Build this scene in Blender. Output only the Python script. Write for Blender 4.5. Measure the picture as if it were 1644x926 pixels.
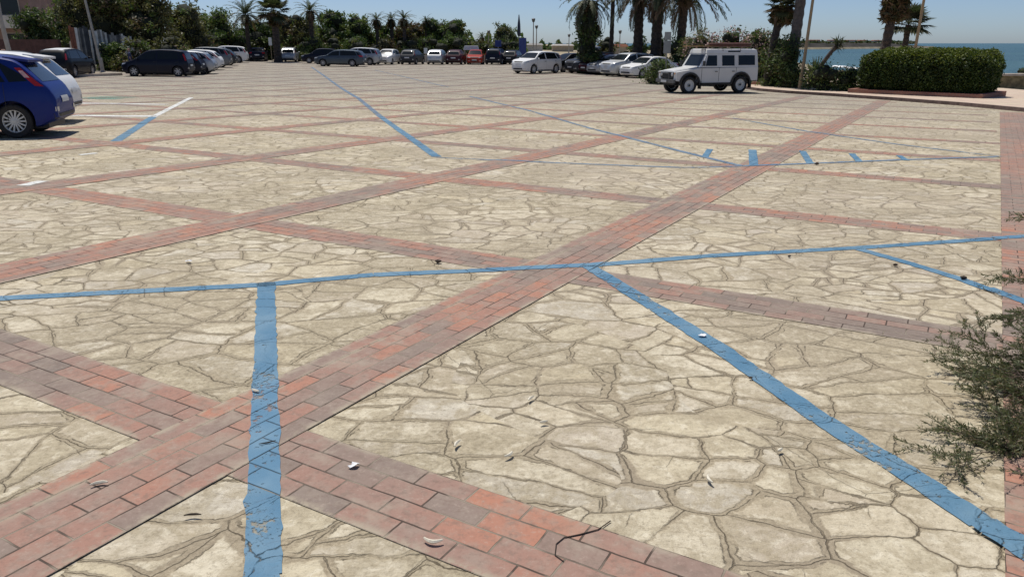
import bpy, bmesh, math, random
import numpy as np
from mathutils import Vector, Matrix
from mathutils.bvhtree import BVHTree
R = math.radians
S = bpy.context.scene
COL = S.collection
for o in list(bpy.data.objects): bpy.data.objects.remove(o)

# ------------------------------------------------------------------ camera
EYE = 1.58
PITCH = math.atan(394/1200)
cam_d = bpy.data.cameras.new('camera'); cam = bpy.data.objects.new('camera', cam_d); COL.objects.link(cam)
cam_d.sensor_width = 36; cam_d.lens = 36*1200/1644; cam_d.clip_start = .05; cam_d.clip_end = 9000
cam.location = (0, 0, EYE); cam.rotation_euler = (R(90)-PITCH, 0, 0)
S.camera = cam
# ------------------------------------------------------------------ light
SUN_EL, SUN_AZ = R(68), R(-32)          # azimuth from +Y towards +X
w = bpy.data.worlds.new("World"); S.world = w; w.use_nodes = True
nt = w.node_tree; nt.nodes.clear()
sky = nt.nodes.new('ShaderNodeTexSky'); sky.sky_type = 'NISHITA'; sky.sun_disc = False
sky.sun_elevation = SUN_EL; sky.sun_rotation = SUN_AZ; sky.altitude = 0
sky.air_density = .55; sky.dust_density = .6; sky.ozone_density = 5.0
bg = nt.nodes.new('ShaderNodeBackground'); bg.inputs[1].default_value = .1
wo = nt.nodes.new('ShaderNodeOutputWorld')
nt.links.new(sky.outputs[0], bg.inputs[0]); nt.links.new(bg.outputs[0], wo.inputs[0])
sd = bpy.data.lights.new('sun', 'SUN'); sd.energy = 3.9; sd.angle = R(.53); sd.color = (1, .955, .89)
sun = bpy.data.objects.new('sun', sd); COL.objects.link(sun)
sdir = Vector((math.sin(SUN_AZ)*math.cos(SUN_EL), math.cos(SUN_AZ)*math.cos(SUN_EL), math.sin(SUN_EL)))
sun.rotation_euler = sdir.to_track_quat('Z', 'Y').to_euler(); sun.location = (0, 0, 30)
S.view_settings.view_transform = 'Standard'; S.view_settings.look = 'None'
S.view_settings.exposure = 0.0; S.view_settings.gamma = 1
S.render.engine = 'CYCLES'
S.cycles.max_bounces = 6; S.cycles.diffuse_bounces = 2; S.cycles.glossy_bounces = 2; S.cycles.transparent_max_bounces = 12

# ------------------------------------------------------------------ ground shape and pixel helpers
def G(x, y):
    """height of the paved ground: falls gently to the sea side and away from the viewer, then levels out"""
    if y < 30: g = -.0177*y
    elif y < 46: g = -.531 - .0177*(y-30) + .0177*(y-30)**2/32
    else: g = -.6726
    return -.0108*max(-45, min(45, x)) + g
FPX = 1200.0
def ray(px, py):
    X = (px-822)/FPX; V = (463-py)/FPX
    return X, math.cos(PITCH)+V*math.sin(PITCH), -math.sin(PITCH)+V*math.cos(PITCH)
def gp(px, py):
    """ground point that the photo shows at px, py"""
    X, Y, Z = ray(px, py); t0, t1 = 0, 0
    for t in np.arange(1, 400, .5):
        if EYE+Z*t < G(X*t, Y*t): t0, t1 = t-.5, t; break
    else: t0 = t1 = 400
    for _ in range(30):
        m = (t0+t1)/2
        if EYE+Z*m < G(X*m, Y*m): t1 = m
        else: t0 = m
    return Vector((X*t0, Y*t0, G(X*t0, Y*t0)))
def col_at(px, dist):
    """ground point under image column px at forward distance dist"""
    x = (px-822)/FPX*(dist*math.cos(PITCH)+2.0*math.sin(PITCH)); return Vector((x, dist, G(x, dist)))
def height_for(py, dist):
    X, Y, Z = ray(822, py); return EYE+Z/Y*dist

# ------------------------------------------------------------------ tagging
def tag(o, label=None, cat=None, group=None, kind=None):
    if label: o['label'] = label
    if cat: o['category'] = cat
    if group: o['group'] = group
    if kind: o['kind'] = kind
    return o
def empty(name, loc, rz=0, label=None, cat=None, group=None):
    o = bpy.data.objects.new(name, None); COL.objects.link(o); o.location = loc; o.rotation_euler = (0, 0, rz)
    o.empty_display_size = .2
    return tag(o, label, cat, group)

# ------------------------------------------------------------------ mesh builder
class MB:
    def __init__(s): s.v = []; s.f = []; s.m = []; s.uv = None
    def quad(s, a, b, c, d, m=0):
        n = len(s.v); s.v += [tuple(a), tuple(b), tuple(c), tuple(d)]; s.f.append((n, n+1, n+2, n+3)); s.m.append(m)
    def poly(s, pts, m=0):
        n = len(s.v); s.v += [tuple(p) for p in pts]; s.f.append(tuple(range(n, n+len(pts)))); s.m.append(m)
    def box(s, x0, x1, y0, y1, z0, z1, m=0, rot=None, at=None, taper=1):
        P = []
        for z, k in ((z0, 1), (z1, taper)):
            cx, cy = (x0+x1)/2, (y0+y1)/2
            for x, y in ((x0, y0), (x1, y0), (x1, y1), (x0, y1)): P.append(Vector((cx+(x-cx)*k, cy+(y-cy)*k, z)))
        if rot is not None: P = [rot @ p for p in P]
        if at is not None: P = [p+Vector(at) for p in P]
        n = len(s.v); s.v += [tuple(p) for p in P]
        for q in ((3, 2, 1, 0), (4, 5, 6, 7), (0, 1, 5, 4), (1, 2, 6, 5), (2, 3, 7, 6), (3, 0, 4, 7)):
            s.f.append(tuple(n+i for i in q)); s.m.append(m)
    def tube(s, pts, rad, seg=8, m=0, caps=True):
        pts = [Vector(p) for p in pts]; n0 = len(s.v)
        if not hasattr(rad, '__len__'): rad = [rad]*len(pts)
        for i, p in enumerate(pts):
            d = (pts[min(i+1, len(pts)-1)]-pts[max(i-1, 0)]).normalized()
            ref = Vector((0, 0, 1)) if abs(d.z) < .9 else Vector((1, 0, 0))
            a = d.cross(ref).normalized(); b = d.cross(a)
            for k in range(seg):
                t = 2*math.pi*k/seg; s.v.append(tuple(p+(a*math.cos(t)+b*math.sin(t))*rad[i]))
        for i in range(len(pts)-1):
            for k in range(seg):
                k2 = (k+1) % seg
                s.f.append((n0+i*seg+k, n0+i*seg+k2, n0+(i+1)*seg+k2, n0+(i+1)*seg+k)); s.m.append(m)
        if caps:
            s.f.append(tuple(n0+k for k in range(seg))[::-1]); s.m.append(m)
            s.f.append(tuple(n0+(len(pts)-1)*seg+k for k in range(seg))); s.m.append(m)
    def lathe(s, prof, seg=16, axis='z', m=0, at=(0, 0, 0), close=False):
        """prof: list of (radius, height)"""
        n0 = len(s.v)
        for r, h in prof:
            for k in range(seg):
                t = 2*math.pi*k/seg; c, q = r*math.cos(t), r*math.sin(t)
                p = (c, q, h) if axis == 'z' else (c, h, q) if axis == 'y' else (h, c, q)
                s.v.append((p[0]+at[0], p[1]+at[1], p[2]+at[2]))
        N = len(prof)
        for i in range(N if close else N-1):
            j = (i+1) % N
            for k in range(seg):
                k2 = (k+1) % seg
                s.f.append((n0+i*seg+k, n0+i*seg+k2, n0+j*seg+k2, n0+j*seg+k)); s.m.append(m)
        if not close:
            for i in (0, N-1):
                if prof[i][0] > 1e-4: s.f.append(tuple(n0+i*seg+k for k in range(seg))); s.m.append(m)
    def build(s, name, mats, parent=None, smooth=False, bevel=0, loc=None):
        me = bpy.data.meshes.new(name); me.from_pydata(s.v, [], s.f)
        if not isinstance(mats, (list, tuple)): mats = [mats]
        for mt in mats: me.materials.append(mt)
        if len(mats) > 1: me.polygons.foreach_set('material_index', s.m)
        if s.uv is not None:
            uvl = me.uv_layers.new(name='UVMap'); uvl.data.foreach_set('uv', np.array(s.uv, dtype=np.float32).ravel())
        fix_normals(me)
        if smooth: me.polygons.foreach_set('use_smooth', [True]*len(me.polygons))
        me.update()
        o = bpy.data.objects.new(name, me); COL.objects.link(o)
        if parent is not None: o.parent = parent
        if loc is not None: o.location = loc
        if bevel:
            b = o.modifiers.new('bevel', 'BEVEL'); b.width = bevel; b.segments = 2; b.limit_method = 'ANGLE'; b.angle_limit = R(35)
        return o
def fix_normals(me):
    if len(me.polygons) < 20000:
        bm = bmesh.new(); bm.from_mesh(me); bmesh.ops.recalc_face_normals(bm, faces=bm.faces); bm.to_mesh(me); bm.free()
def np_mesh(name, V, F4, mats, fm=None, parent=None, smooth=False):
    """fast quads mesh from arrays"""
    me = bpy.data.meshes.new(name); n = len(V); q = len(F4)
    me.vertices.add(n); me.vertices.foreach_set('co', np.asarray(V, np.float32).ravel())
    me.loops.add(q*4); me.loops.foreach_set('vertex_index', np.asarray(F4, np.int32).ravel())
    me.polygons.add(q); me.polygons.foreach_set('loop_start', np.arange(0, q*4, 4, dtype=np.int32))
    for mt in mats: me.materials.append(mt)
    if fm is not None: me.polygons.foreach_set('material_index', np.asarray(fm, np.int32))
    if smooth: me.polygons.foreach_set('use_smooth', np.ones(q, bool))
    me.update(calc_edges=True); me.validate()
    o = bpy.data.objects.new(name, me); COL.objects.link(o)
    if parent is not None: o.parent = parent
    return o

# ------------------------------------------------------------------ materials
def shader(name):
    m = bpy.data.materials.new(name); m.use_nodes = True
    return m, m.node_tree, m.node_tree.nodes['Principled BSDF']
class NB:
    """tiny node builder"""
    def __init__(s, t): s.t = t
    def n(s, typ, ins=None, **kw):
        nd = s.t.nodes.new(typ)
        for k, v in kw.items(): setattr(nd, k, v)
        for k, v in (ins or {}).items():
            if isinstance(v, bpy.types.NodeSocket): s.t.links.new(v, nd.inputs[k])
            else: nd.inputs[k].default_value = v
        return nd
    def math(s, op, a, b=None, c=None, clamp=False):
        ins = {0: a}
        if b is not None: ins[1] = b
        if c is not None: ins[2] = c
        nd = s.n('ShaderNodeMath', ins, operation=op); nd.use_clamp = clamp; return nd.outputs[0]
    def mix(s, f, a, b, mode='MIX'):
        nd = s.t.nodes.new('ShaderNodeMix'); nd.data_type = 'RGBA'; nd.blend_type = mode
        for i, v in ((0, f), (6, a), (7, b)):
            if isinstance(v, bpy.types.NodeSocket): s.t.links.new(v, nd.inputs[i])
            else: nd.inputs[i].default_value = v if i == 0 else (*v[:3], 1)
        return nd.outputs[2]
    def noise(s, vec, scale, detail=3, rough=.55, dist=0):
        return s.n('ShaderNodeTexNoise', {'Vector': vec, 'Scale': scale, 'Detail': detail, 'Roughness': rough, 'Distortion': dist}).outputs
    def smooth(s, v, a, b, lo=0, hi=1):
        nd = s.n('ShaderNodeMapRange', {0: v, 1: a, 2: b, 3: lo, 4: hi}, interpolation_type='SMOOTHSTEP'); return nd.outputs[0]
    def ramp(s, v, stops):
        nd = s.n('ShaderNodeValToRGB', {0: v}); e = nd.color_ramp.elements
        while len(e) < len(stops): e.new(.5)
        for el, (p, c) in zip(e, stops): el.position = p; el.color = (*c, 1)
        return nd.outputs[0]

def make_stone_group():
    g = bpy.data.node_groups.new('crazy_paving', 'ShaderNodeTree')
    g.interface.new_socket('Vector', in_out='INPUT', socket_type='NodeSocketVector')
    for nm, ty in (('Color', 'NodeSocketColor'), ('Height', 'NodeSocketFloat'), ('Mask', 'NodeSocketFloat')):
        g.interface.new_socket(nm, in_out='OUTPUT', socket_type=ty)
    b = NB(g); gi = b.n('NodeGroupInput'); go = b.n('NodeGroupOutput')
    P = gi.outputs[0]
    P = b.n('ShaderNodeVectorMath', {0: P, 1: (1, 1, 0)}, operation='MULTIPLY').outputs[0]
    w1 = b.noise(P, .9, 2, .5)[1]
    w2 = b.noise(P, 9.0, 3, .6)[1]
    def off(c, k):
        v = b.n('ShaderNodeVectorMath', {0: c, 1: (.5, .5, .5)}, operation='SUBTRACT').outputs[0]
        return b.n('ShaderNodeVectorMath', {0: v, 'Scale': k}, operation='SCALE').outputs[0]
    Q = b.n('ShaderNodeVectorMath', {0: P, 1: off(w1, .40)}, operation='ADD').outputs[0]
    Q = b.n('ShaderNodeVectorMath', {0: Q, 1: off(w2, .060)}, operation='ADD').outputs[0]
    # stones are laid a little longer one way, the way changing from place to place
    Q = b.n('ShaderNodeMapping', {'Vector': Q, 'Rotation': (0, 0, .35), 'Scale': (.84, 1.16, 1)}).outputs[0]
    s1, s2 = 2.8, 4.1
    def cells(vec, sc, rn, share):
        """irregular polygons, a share of them broken once more by a straight line"""
        e = b.n('ShaderNodeTexVoronoi', {'Vector': vec, 'Scale': sc, 'Randomness': rn}, voronoi_dimensions='2D', feature='DISTANCE_TO_EDGE').outputs['Distance']
        f = b.n('ShaderNodeTexVoronoi', {'Vector': vec, 'Scale': sc, 'Randomness': rn}, voronoi_dimensions='2D', feature='F1')
        e = b.math('DIVIDE', e, sc); sp = b.n('ShaderNodeSeparateColor', {0: f.outputs['Color']}).outputs
        loc = b.n('ShaderNodeVectorMath', {0: vec, 1: f.outputs['Position']}, operation='SUBTRACT').outputs[0]; ls = b.n('ShaderNodeSeparateXYZ', {0: loc}).outputs
        def line(ang, off):
            return b.math('ADD', b.math('ADD', b.math('MULTIPLY', ls[0], b.math('COSINE', ang)), b.math('MULTIPLY', ls[1], b.math('SINE', ang))), off)
        a1 = b.math('MULTIPLY', sp[1], 6.283); l1 = line(a1, b.math('MULTIPLY', b.math('SUBTRACT', sp[2], .5), .12/sc*2))
        side = b.math('GREATER_THAN', l1, 0)
        on1 = b.math('LESS_THAN', sp[0], share)
        l2 = line(b.math('ADD', a1, b.math('ADD', 1.2, sp[2])), 0)
        on2 = b.math('MULTIPLY', b.math('LESS_THAN', sp[0], share*.45), side)
        def off5(on, v): return b.math('ADD', b.math('ABSOLUTE', v), b.math('MULTIPLY', b.math('SUBTRACT', 1.0, on), 5.0))
        dd_ = b.math('MINIMUM', e, b.math('MINIMUM', off5(on1, l1), off5(on2, l2)))
        rr_ = b.math('FRACT', b.math('ADD', b.math('ADD', sp[1], b.math('MULTIPLY', b.math('MULTIPLY', side, on1), .37)), b.math('MULTIPLY', b.math('MULTIPLY', b.math('GREATER_THAN', l2, 0), on2), .53)))
        return dd_, rr_, sp[2]
    Q2 = b.n('ShaderNodeVectorMath', {0: Q, 1: (3.7, 1.9, 0)}, operation='ADD').outputs[0]
    d1, r1_, q1 = cells(Q, s1, .95, .72); d2, r2_, q2 = cells(Q2, s2, .9, .35)
    zone = b.math('GREATER_THAN', b.noise(P, .42, 1, .4)[0], .53)          # whole patches laid with smaller stones
    inv = b.math('SUBTRACT', 1.0, zone)
    def pick(a, c): return b.math('ADD', b.math('MULTIPLY', a, inv), b.math('MULTIPLY', c, zone))
    e = pick(d1, d2); rnd = pick(r1_, r2_); rnd2 = b.math('FRACT', b.math('MULTIPLY', rnd, 7.3)); rnd3 = b.math('FRACT', b.math('MULTIPLY', rnd, 23.1))
    jn = b.noise(P, 1.7, 3, .6)[0]
    fine = b.noise(P, 42, 6, .75)[0]
    grain = b.noise(P, 150, 3, .7)[0]
    midn = b.noise(P, 6.5, 5, .70, .6)[0]
    blot = b.noise(P, 14, 5, .72, .4)[0]
    big = b.noise(P, .55, 3, .6)[0]
    wdt = b.math('ADD', b.smooth(jn, .36, .68, .004, .034), b.math('MULTIPLY', b.math('SUBTRACT', fine, .5), .022))
    wdt = b.math('ADD', wdt, b.math('MULTIPLY', b.math('SUBTRACT', midn, .5), .030))
    wdt = b.math('ADD', wdt, b.math('MULTIPLY', b.math('SUBTRACT', blot, .5), .016))
    dd = b.math('SUBTRACT', e, wdt)
    mask = b.smooth(dd, -.004, .007)
    core = b.math('MULTIPLY', b.smooth(b.math('ADD', e, b.math('MULTIPLY', b.math('SUBTRACT', fine, .5), .010)), 0.0003, .0038, 1, 0), b.smooth(b.noise(P, 3.4, 4, .7)[0], .38, .50))
    edge = b.math('MULTIPLY', b.smooth(b.math('ABSOLUTE', b.math('ADD', dd, .001)), .0003, .0034, 1, 0), b.smooth(b.noise(P, 5.1, 3, .7)[0], .52, .60))
    crack = b.math('MAXIMUM', core, b.math('MULTIPLY', edge, .8))
    hl = b.n('ShaderNodeTexVoronoi', {'Vector': Q2, 'Scale': 1.35, 'Randomness': 1.0}, voronoi_dimensions='2D', feature='DISTANCE_TO_EDGE').outputs['Distance']
    hair = b.math('MULTIPLY', b.smooth(hl, .0, .005, 1, 0), b.smooth(b.noise(P, 1.9, 2)[0], .52, .6))
    crack = b.math('MAXIMUM', crack, b.math('MULTIPLY', hair, .5))
    stone = b.ramp(rnd2, [(0, (.52, .455, .32)), (.2, (.66, .60, .455)), (.4, (.60, .525, .365)), (.55, (.70, .64, .50)), (.72, (.62, .55, .41)), (.86, (.66, .615, .51)), (1, (.50, .455, .37))])
    stone = b.mix(b.smooth(rnd3, .72, .95, 0, .55), stone, (.47, .405, .33))
    streak = b.noise(b.n('ShaderNodeMapping', {'Vector': P, 'Rotation': (0, 0, .6), 'Scale': (6, 22, 1)}).outputs[0], 1, 5, .7, .5)[0]
    stone = b.mix(b.smooth(streak, .48, .70, 0, .50), stone, (.42, .355, .245))
    stone = b.mix(b.smooth(midn, .46, .60, 0, .70), stone, (.42, .36, .25))
    stone = b.mix(b.smooth(blot, .50, .66, 0, .50), stone, (.35, .295, .20))
    stone = b.mix(b.smooth(blot, .36, .47, .50, 0), stone, (.80, .745, .60))
    stone = b.mix(b.smooth(fine, .51, .64, 0, .50), stone, (.27, .225, .155))
    stone = b.mix(b.smooth(grain, .56, .68, 0, .35), stone, (.22, .18, .12))
    stone = b.mix(b.smooth(grain, .33, .44, .30, 0), stone, (.74, .69, .57))
    # the rim of each stone is worn and takes the tone of the mortar
    rim = b.smooth(dd, .0, .022, .40, 0)
    mort = b.mix(b.smooth(fine, .4, .62), (.46, .395, .28), (.31, .26, .18))
    mort = b.mix(b.smooth(grain, .5, .65, 0, .45), mort, (.16, .13, .09))
    mort = b.mix(b.smooth(big, .45, .6, 0, .5), mort, (.32, .27, .20))
    stone = b.mix(rim, stone, (.44, .38, .27))
    dirt = b.math('MULTIPLY', b.smooth(b.noise(P, .75, 5, .68, .5)[0], .44, .58), b.smooth(blot, .30, .60, .30, .90))
    c = b.mix(mask, mort, stone)
    c = b.mix(dirt, c, b.mix(b.smooth(fine, .35, .65), (.47, .41, .29), (.29, .245, .17)))
    c = b.mix(b.math('MULTIPLY', crack, b.smooth(midn, .38, .60, .38, .86)), c, (.135, .105, .068))
    c = b.mix(b.smooth(b.noise(P, .13, 4, .62)[0], .42, .66, 0, .35), c, (.40, .34, .28))
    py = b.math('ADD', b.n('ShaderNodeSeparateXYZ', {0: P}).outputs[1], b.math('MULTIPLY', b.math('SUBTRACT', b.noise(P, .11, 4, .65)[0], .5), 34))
    c = b.mix(b.smooth(py, 16, 46, 0, .62), c, (.275, .262, .235))      # turns darker and greyer towards the far half, ragged by noise
    c = b.mix(1.0, c, (1.02, 1.0, .965), 'MULTIPLY')
    h = b.math('ADD', b.math('MULTIPLY', mask, .006), b.math('MULTIPLY', fine, .008))
    h = b.math('ADD', h, b.math('MULTIPLY', blot, .010))
    h = b.math('ADD', h, b.math('MULTIPLY', midn, .014))
    h = b.math('SUBTRACT', h, b.math('MULTIPLY', crack, .014))
    h = b.math('ADD', h, b.math('MULTIPLY', rnd2, .004))
    g.links.new(c, go.inputs[0]); g.links.new(h, go.inputs[1])
    g.links.new(b.math('SUBTRACT', 1.0, crack), go.inputs[2])
    return g
def make_paver_group():
    g = bpy.data.node_groups.new('clay_pavers', 'ShaderNodeTree')
    g.interface.new_socket('Vector', in_out='INPUT', socket_type='NodeSocketVector')
    for nm, ty in (('Color', 'NodeSocketColor'), ('Height', 'NodeSocketFloat'), ('Mask', 'NodeSocketFloat')):
        g.interface.new_socket(nm, in_out='OUTPUT', socket_type=ty)
    b = NB(g); gi = b.n('NodeGroupInput'); go = b.n('NodeGroupOutput'); U = gi.outputs[0]
    W = b.n('ShaderNodeTexCoord').outputs['Object']
    wob = b.n('ShaderNodeVectorMath', {0: b.noise(U, 7, 2)[1], 1: (.5, .5, .5)}, operation='SUBTRACT').outputs[0]
    U2 = b.n('ShaderNodeVectorMath', {0: U, 1: b.n('ShaderNodeVectorMath', {0: wob, 'Scale': .011}, operation='SCALE').outputs[0]}, operation='ADD').outputs[0]
    br = b.n('ShaderNodeTexBrick', {'Vector': U2, 'Color1': (0, 0, 0, 1), 'Color2': (1, 1, 1, 1), 'Mortar': (0, 0, 0, 1), 'Scale': 1.0,
             'Mortar Size': .0040, 'Mortar Smooth': .25, 'Bias': 0.0, 'Brick Width': .235, 'Row Height': .108}, offset=.5, offset_frequency=2, squash=1.0)
    r = b.n('ShaderNodeSeparateColor', {0: br.outputs['Color']}).outputs[0]
    fac = br.outputs['Fac']
    zone = b.noise(W, .38, 2, .5)[0]
    fine = b.noise(W, 45, 4, .7)[0]; mid = b.noise(W, 8, 4, .65)[0]
    v = b.math('ADD', b.math('MULTIPLY', r, .60), b.math('MULTIPLY', b.smooth(zone, .36, .64), .48), clamp=True)
    c = b.ramp(v, [(0, (.225, .185, .155)), (.28, (.275, .210, .172)), (.48, (.335, .215, .170)), (.70, (.385, .210, .155)), (.88, (.46, .215, .140)), (1, (.35, .21, .16))])
    c = b.mix(b.smooth(mid, .44, .68, 0, .60), c, (.34, .275, .22))
    c = b.mix(b.smooth(b.noise(W, 20, 5, .7)[0], .50, .66, 0, .5), c, (.22, .165, .13))
    c = b.mix(b.smooth(fine, .5, .7, 0, .35), c, (.20, .13, .10))
    c = b.mix(b.smooth(fine, .3, .45, .35, 0), c, (.48, .38, .31))
    c = b.mix(b.smooth(b.noise(W, 1.3, 4, .6)[0], .55, .75, 0, .45), c, (.40, .33, .25))
    mort = b.mix(b.smooth(b.noise(W, 3, 3)[0], .45, .6), (.09, .065, .05), (.30, .25, .19))
    c = b.mix(fac, c, mort)
    # sand and grit gathered along the edges of the band
    vv = b.n('ShaderNodeSeparateXYZ', {0: U}).outputs[1]
    ed = b.math('MAXIMUM', b.smooth(vv, .004, .045, 1, 0), b.math('MULTIPLY', b.smooth(vv, .495, .536), b.smooth(vv, .60, .62, 1, 0)))
    ed = b.math('MAXIMUM', ed, b.math('MULTIPLY', b.smooth(b.math('ABSOLUTE', b.math('SUBTRACT', vv, .432)), .0, .035, 1, 0), .8))
    gn = b.math('MULTIPLY', ed, b.smooth(b.math('ADD', b.math('MULTIPLY', mid, .6), b.math('MULTIPLY', fine, .4)), .42, .56))
    c = b.mix(b.math('MULTIPLY', gn, .85), c, (.42, .36, .265))
    c = b.mix(b.smooth(b.noise(W, 2.4, 5, .7)[0], .54, .66, 0, .5), c, (.40, .335, .26))
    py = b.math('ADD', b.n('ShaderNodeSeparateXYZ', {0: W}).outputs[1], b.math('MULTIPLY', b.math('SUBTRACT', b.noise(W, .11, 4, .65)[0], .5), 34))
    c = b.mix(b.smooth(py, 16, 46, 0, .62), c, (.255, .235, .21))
    h = b.math('SUBTRACT', b.math('ADD', b.math('MULTIPLY', fine, .002), b.math('MULTIPLY', r, .003)), b.math('MULTIPLY', fac, .008))
    h = b.math('ADD', h, b.math('MULTIPLY', mid, .004))
    g.links.new(c, go.inputs[0]); g.links.new(h, go.inputs[1]); g.links.new(b.math('SUBTRACT', 1.0, fac), go.inputs[2])
    return g
STONE, PAVER = make_stone_group(), make_paver_group()
def ground_mat(name, grp, uv):
    m, t, p = shader(name); b = NB(t); tc = b.n('ShaderNodeTexCoord')
    g = b.n('ShaderNodeGroup'); g.node_tree = grp; t.links.new(tc.outputs['UV' if uv else 'Object'], g.inputs[0])
    t.links.new(g.outputs[0], p.inputs['Base Color']); p.inputs['Roughness'].default_value = .88; p.inputs['Specular IOR Level'].default_value = .25
    bp = b.n('ShaderNodeBump', {'Strength': .75, 'Distance': 1.0, 'Height': g.outputs[1]}); t.links.new(bp.outputs[0], p.inputs['Normal'])
    return m
def paint_mat(name, grp, uv, colA, colB, wear=.5):
    m, t, p = shader(name); b = NB(t); tc = b.n('ShaderNodeTexCoord')
    g = b.n('ShaderNodeGroup'); g.node_tree = grp; t.links.new(tc.outputs['UV' if uv else 'Object'], g.inputs[0])
    W = tc.outputs['Object']
    n1 = b.noise(W, 3.5, 3, .6)[0]; n2 = b.noise(W, 55, 4, .7)[0]; n3 = b.noise(W, 14, 4, .7)[0]
    c = b.mix(b.smooth(n1, .35, .65), colA, colB)
    c = b.mix(b.smooth(n2, .5, .75, 0, .30), c, (colA[0]*.7, colA[1]*.7, colA[2]*.72))
    t.links.new(c, p.inputs['Base Color']); p.inputs['Roughness'].default_value = .6; p.inputs['Specular IOR Level'].default_value = .3
    worn = b.smooth(b.math('ADD', b.math('ADD', b.math('MULTIPLY', n3, .55), b.math('MULTIPLY', n2, .45)), b.smooth(b.noise(W, 1.1, 3, .6)[0], .45, .65, -.03, .055)), wear, wear+.07, 0, .8)
    a = b.math('MULTIPLY', b.math('SUBTRACT', 1.0, worn), b.smooth(g.outputs[2], .1, .6, .35, 1))
    t.links.new(a, p.inputs['Alpha'])
    bp = b.n('ShaderNodeBump', {'Strength': .6, 'Distance': 1.0, 'Height': g.outputs[1]}); t.links.new(bp.outputs[0], p.inputs['Normal'])
    return m
def plain(name, c, rough=.6, metal=0, var=.15, scale=6, bump=0, spec=.5, coat=0):
    m, t, p = shader(name); b = NB(t); W = b.n('ShaderNodeTexCoord').outputs['Object']
    n = b.noise(W, scale, 4, .6)[0]
    k1 = tuple(max(0, x*(1-var)) for x in c); k2 = tuple(min(1, x*(1+var)) for x in c)
    t.links.new(b.mix(b.smooth(n, .3, .7), k1, k2), p.inputs['Base Color'])
    p.inputs['Roughness'].default_value = rough; p.inputs['Metallic'].default_value = metal; p.inputs['Specular IOR Level'].default_value = spec
    p.inputs['Coat Weight'].default_value = coat; p.inputs['Coat Roughness'].default_value = .04
    if bump:
        bp = b.n('ShaderNodeBump', {'Strength': .6, 'Distance': bump, 'Height': b.noise(W, scale*2, 4, .65)[0]}); t.links.new(bp.outputs[0], p.inputs['Normal'])
    return m
def leaf_mat(name, c, var=.35, scale=.7):
    m, t, p = shader(name); b = NB(t); W = b.n('ShaderNodeTexCoord').outputs['Object']
    n = b.noise(W, scale, 3, .6)[0]; n2 = b.noise(W, scale*9, 2, .6)[0]
    k1 = tuple(x*(1-var) for x in c); k2 = tuple(x*(1+var) for x in c)
    c1 = b.mix(b.smooth(n, .35, .65), k1, k2); c1 = b.mix(b.smooth(n2, .4, .7, 0, .5), c1, tuple(x*.6 for x in c))
    t.links.new(c1, p.inputs['Base Color']); p.inputs['Roughness'].default_value = .55; p.inputs['Specular IOR Level'].default_value = .3
    tr = b.n('ShaderNodeBsdfTranslucent', {0: (c[0]*1.6, c[1]*1.8, c[2]*.9, 1)})
    mx = b.n('ShaderNodeMixShader', {0: .20, 1: p.outputs[0], 2: tr.outputs[0]})
    t.links.new(mx.outputs[0], t.nodes['Material Output'].inputs[0])
    return m
def car_paint(name, c, metal=.0):
    m = plain(name, c, .5 if not metal else .40, metal, .04, 1.5, 0, .18, .22); return m
M = {}
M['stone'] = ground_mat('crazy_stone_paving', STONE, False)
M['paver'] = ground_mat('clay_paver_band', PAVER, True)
BLA, BLB = (.095, .215, .325), (.155, .275, .37)
M['blue_on_stone'] = paint_mat('blue_paint_on_stone', STONE, False, BLA, BLB, .555)
M['blue_on_paver'] = paint_mat('blue_paint_on_pavers', PAVER, True, BLA, BLB, .55)
M['faded_on_stone'] = paint_mat('faded_blue_paint_on_stone', STONE, False, (.14, .22, .32), (.20, .27, .34), .50)
M['faded_on_paver'] = paint_mat('faded_blue_paint_on_pavers', PAVER, True, (.14, .22, .32), (.20, .27, .34), .50)
M['white_on_stone'] = paint_mat('white_paint_on_stone', STONE, False, (.66, .66, .60), (.80, .80, .76), .56)
M['white_on_paver'] = paint_mat('white_paint_on_pavers', PAVER, True, (.66, .66, .60), (.80, .80, .76), .56)
M['green_on_stone'] = paint_mat('worn_green_paint_on_stone', STONE, False, (.16, .30, .22), (.22, .36, .28), .45)
M['green_on_paver'] = paint_mat('worn_green_paint_on_pavers', PAVER, True, (.16, .30, .22), (.22, .36, .28), .45)
M['rubber'] = plain('tyre_rubber', (.018, .018, .019), .8, 0, .2, 20)
M['rim'] = plain('silver_alloy', (.42, .42, .43), .35, .6, .1, 10)
M['rim_white'] = plain('white_steel_wheel', (.62, .62, .60), .45, 0, .08, 10)
M['black_plastic'] = plain('black_plastic', (.02, .02, .021), .55, 0, .2, 12)
M['glass'] = plain('dark_car_glass', (.012, .016, .018), .10, 0, .1, 3, 0, .35)
M['lamp_clear'] = plain('clear_lamp_glass', (.55, .57, .58), .12, .2, .1, 20, 0, .8)
M['lamp_red'] = plain('red_lamp_glass', (.42, .015, .015), .15, 0, .15, 20, 0, .7)
M['lamp_pink'] = plain('pale_reversing_lamp', (.75, .45, .42), .15, 0, .15, 20, 0, .7)
M['plate'] = plain('number_plate_white', (.7, .7, .68), .5, 0, .03, 10)
M['chrome'] = plain('chrome_trim', (.6, .6, .6), .2, .9, .05, 10)
M['concrete'] = plain('pale_concrete', (.50, .43, .36), .9, 0, .18, 2.5, .02)
M['kerb'] = plain('dark_stone_kerb', (.15, .10, .085), .85, 0, .3, 5, .01)
M['bark'] = plain('tree_bark', (.13, .10, .075), .95, 0, .35, 9, .05)
M['palm_bark'] = plain('palm_bark', (.060, .048, .040), .95, 0, .4, 7, .08)
M['grey_bark'] = plain('grey_palm_bark', (.115, .10, .09), .95, 0, .25, 7, .05)
M['leaf_dark'] = leaf_mat('dark_green_leaf', (.055, .090, .030))
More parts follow.
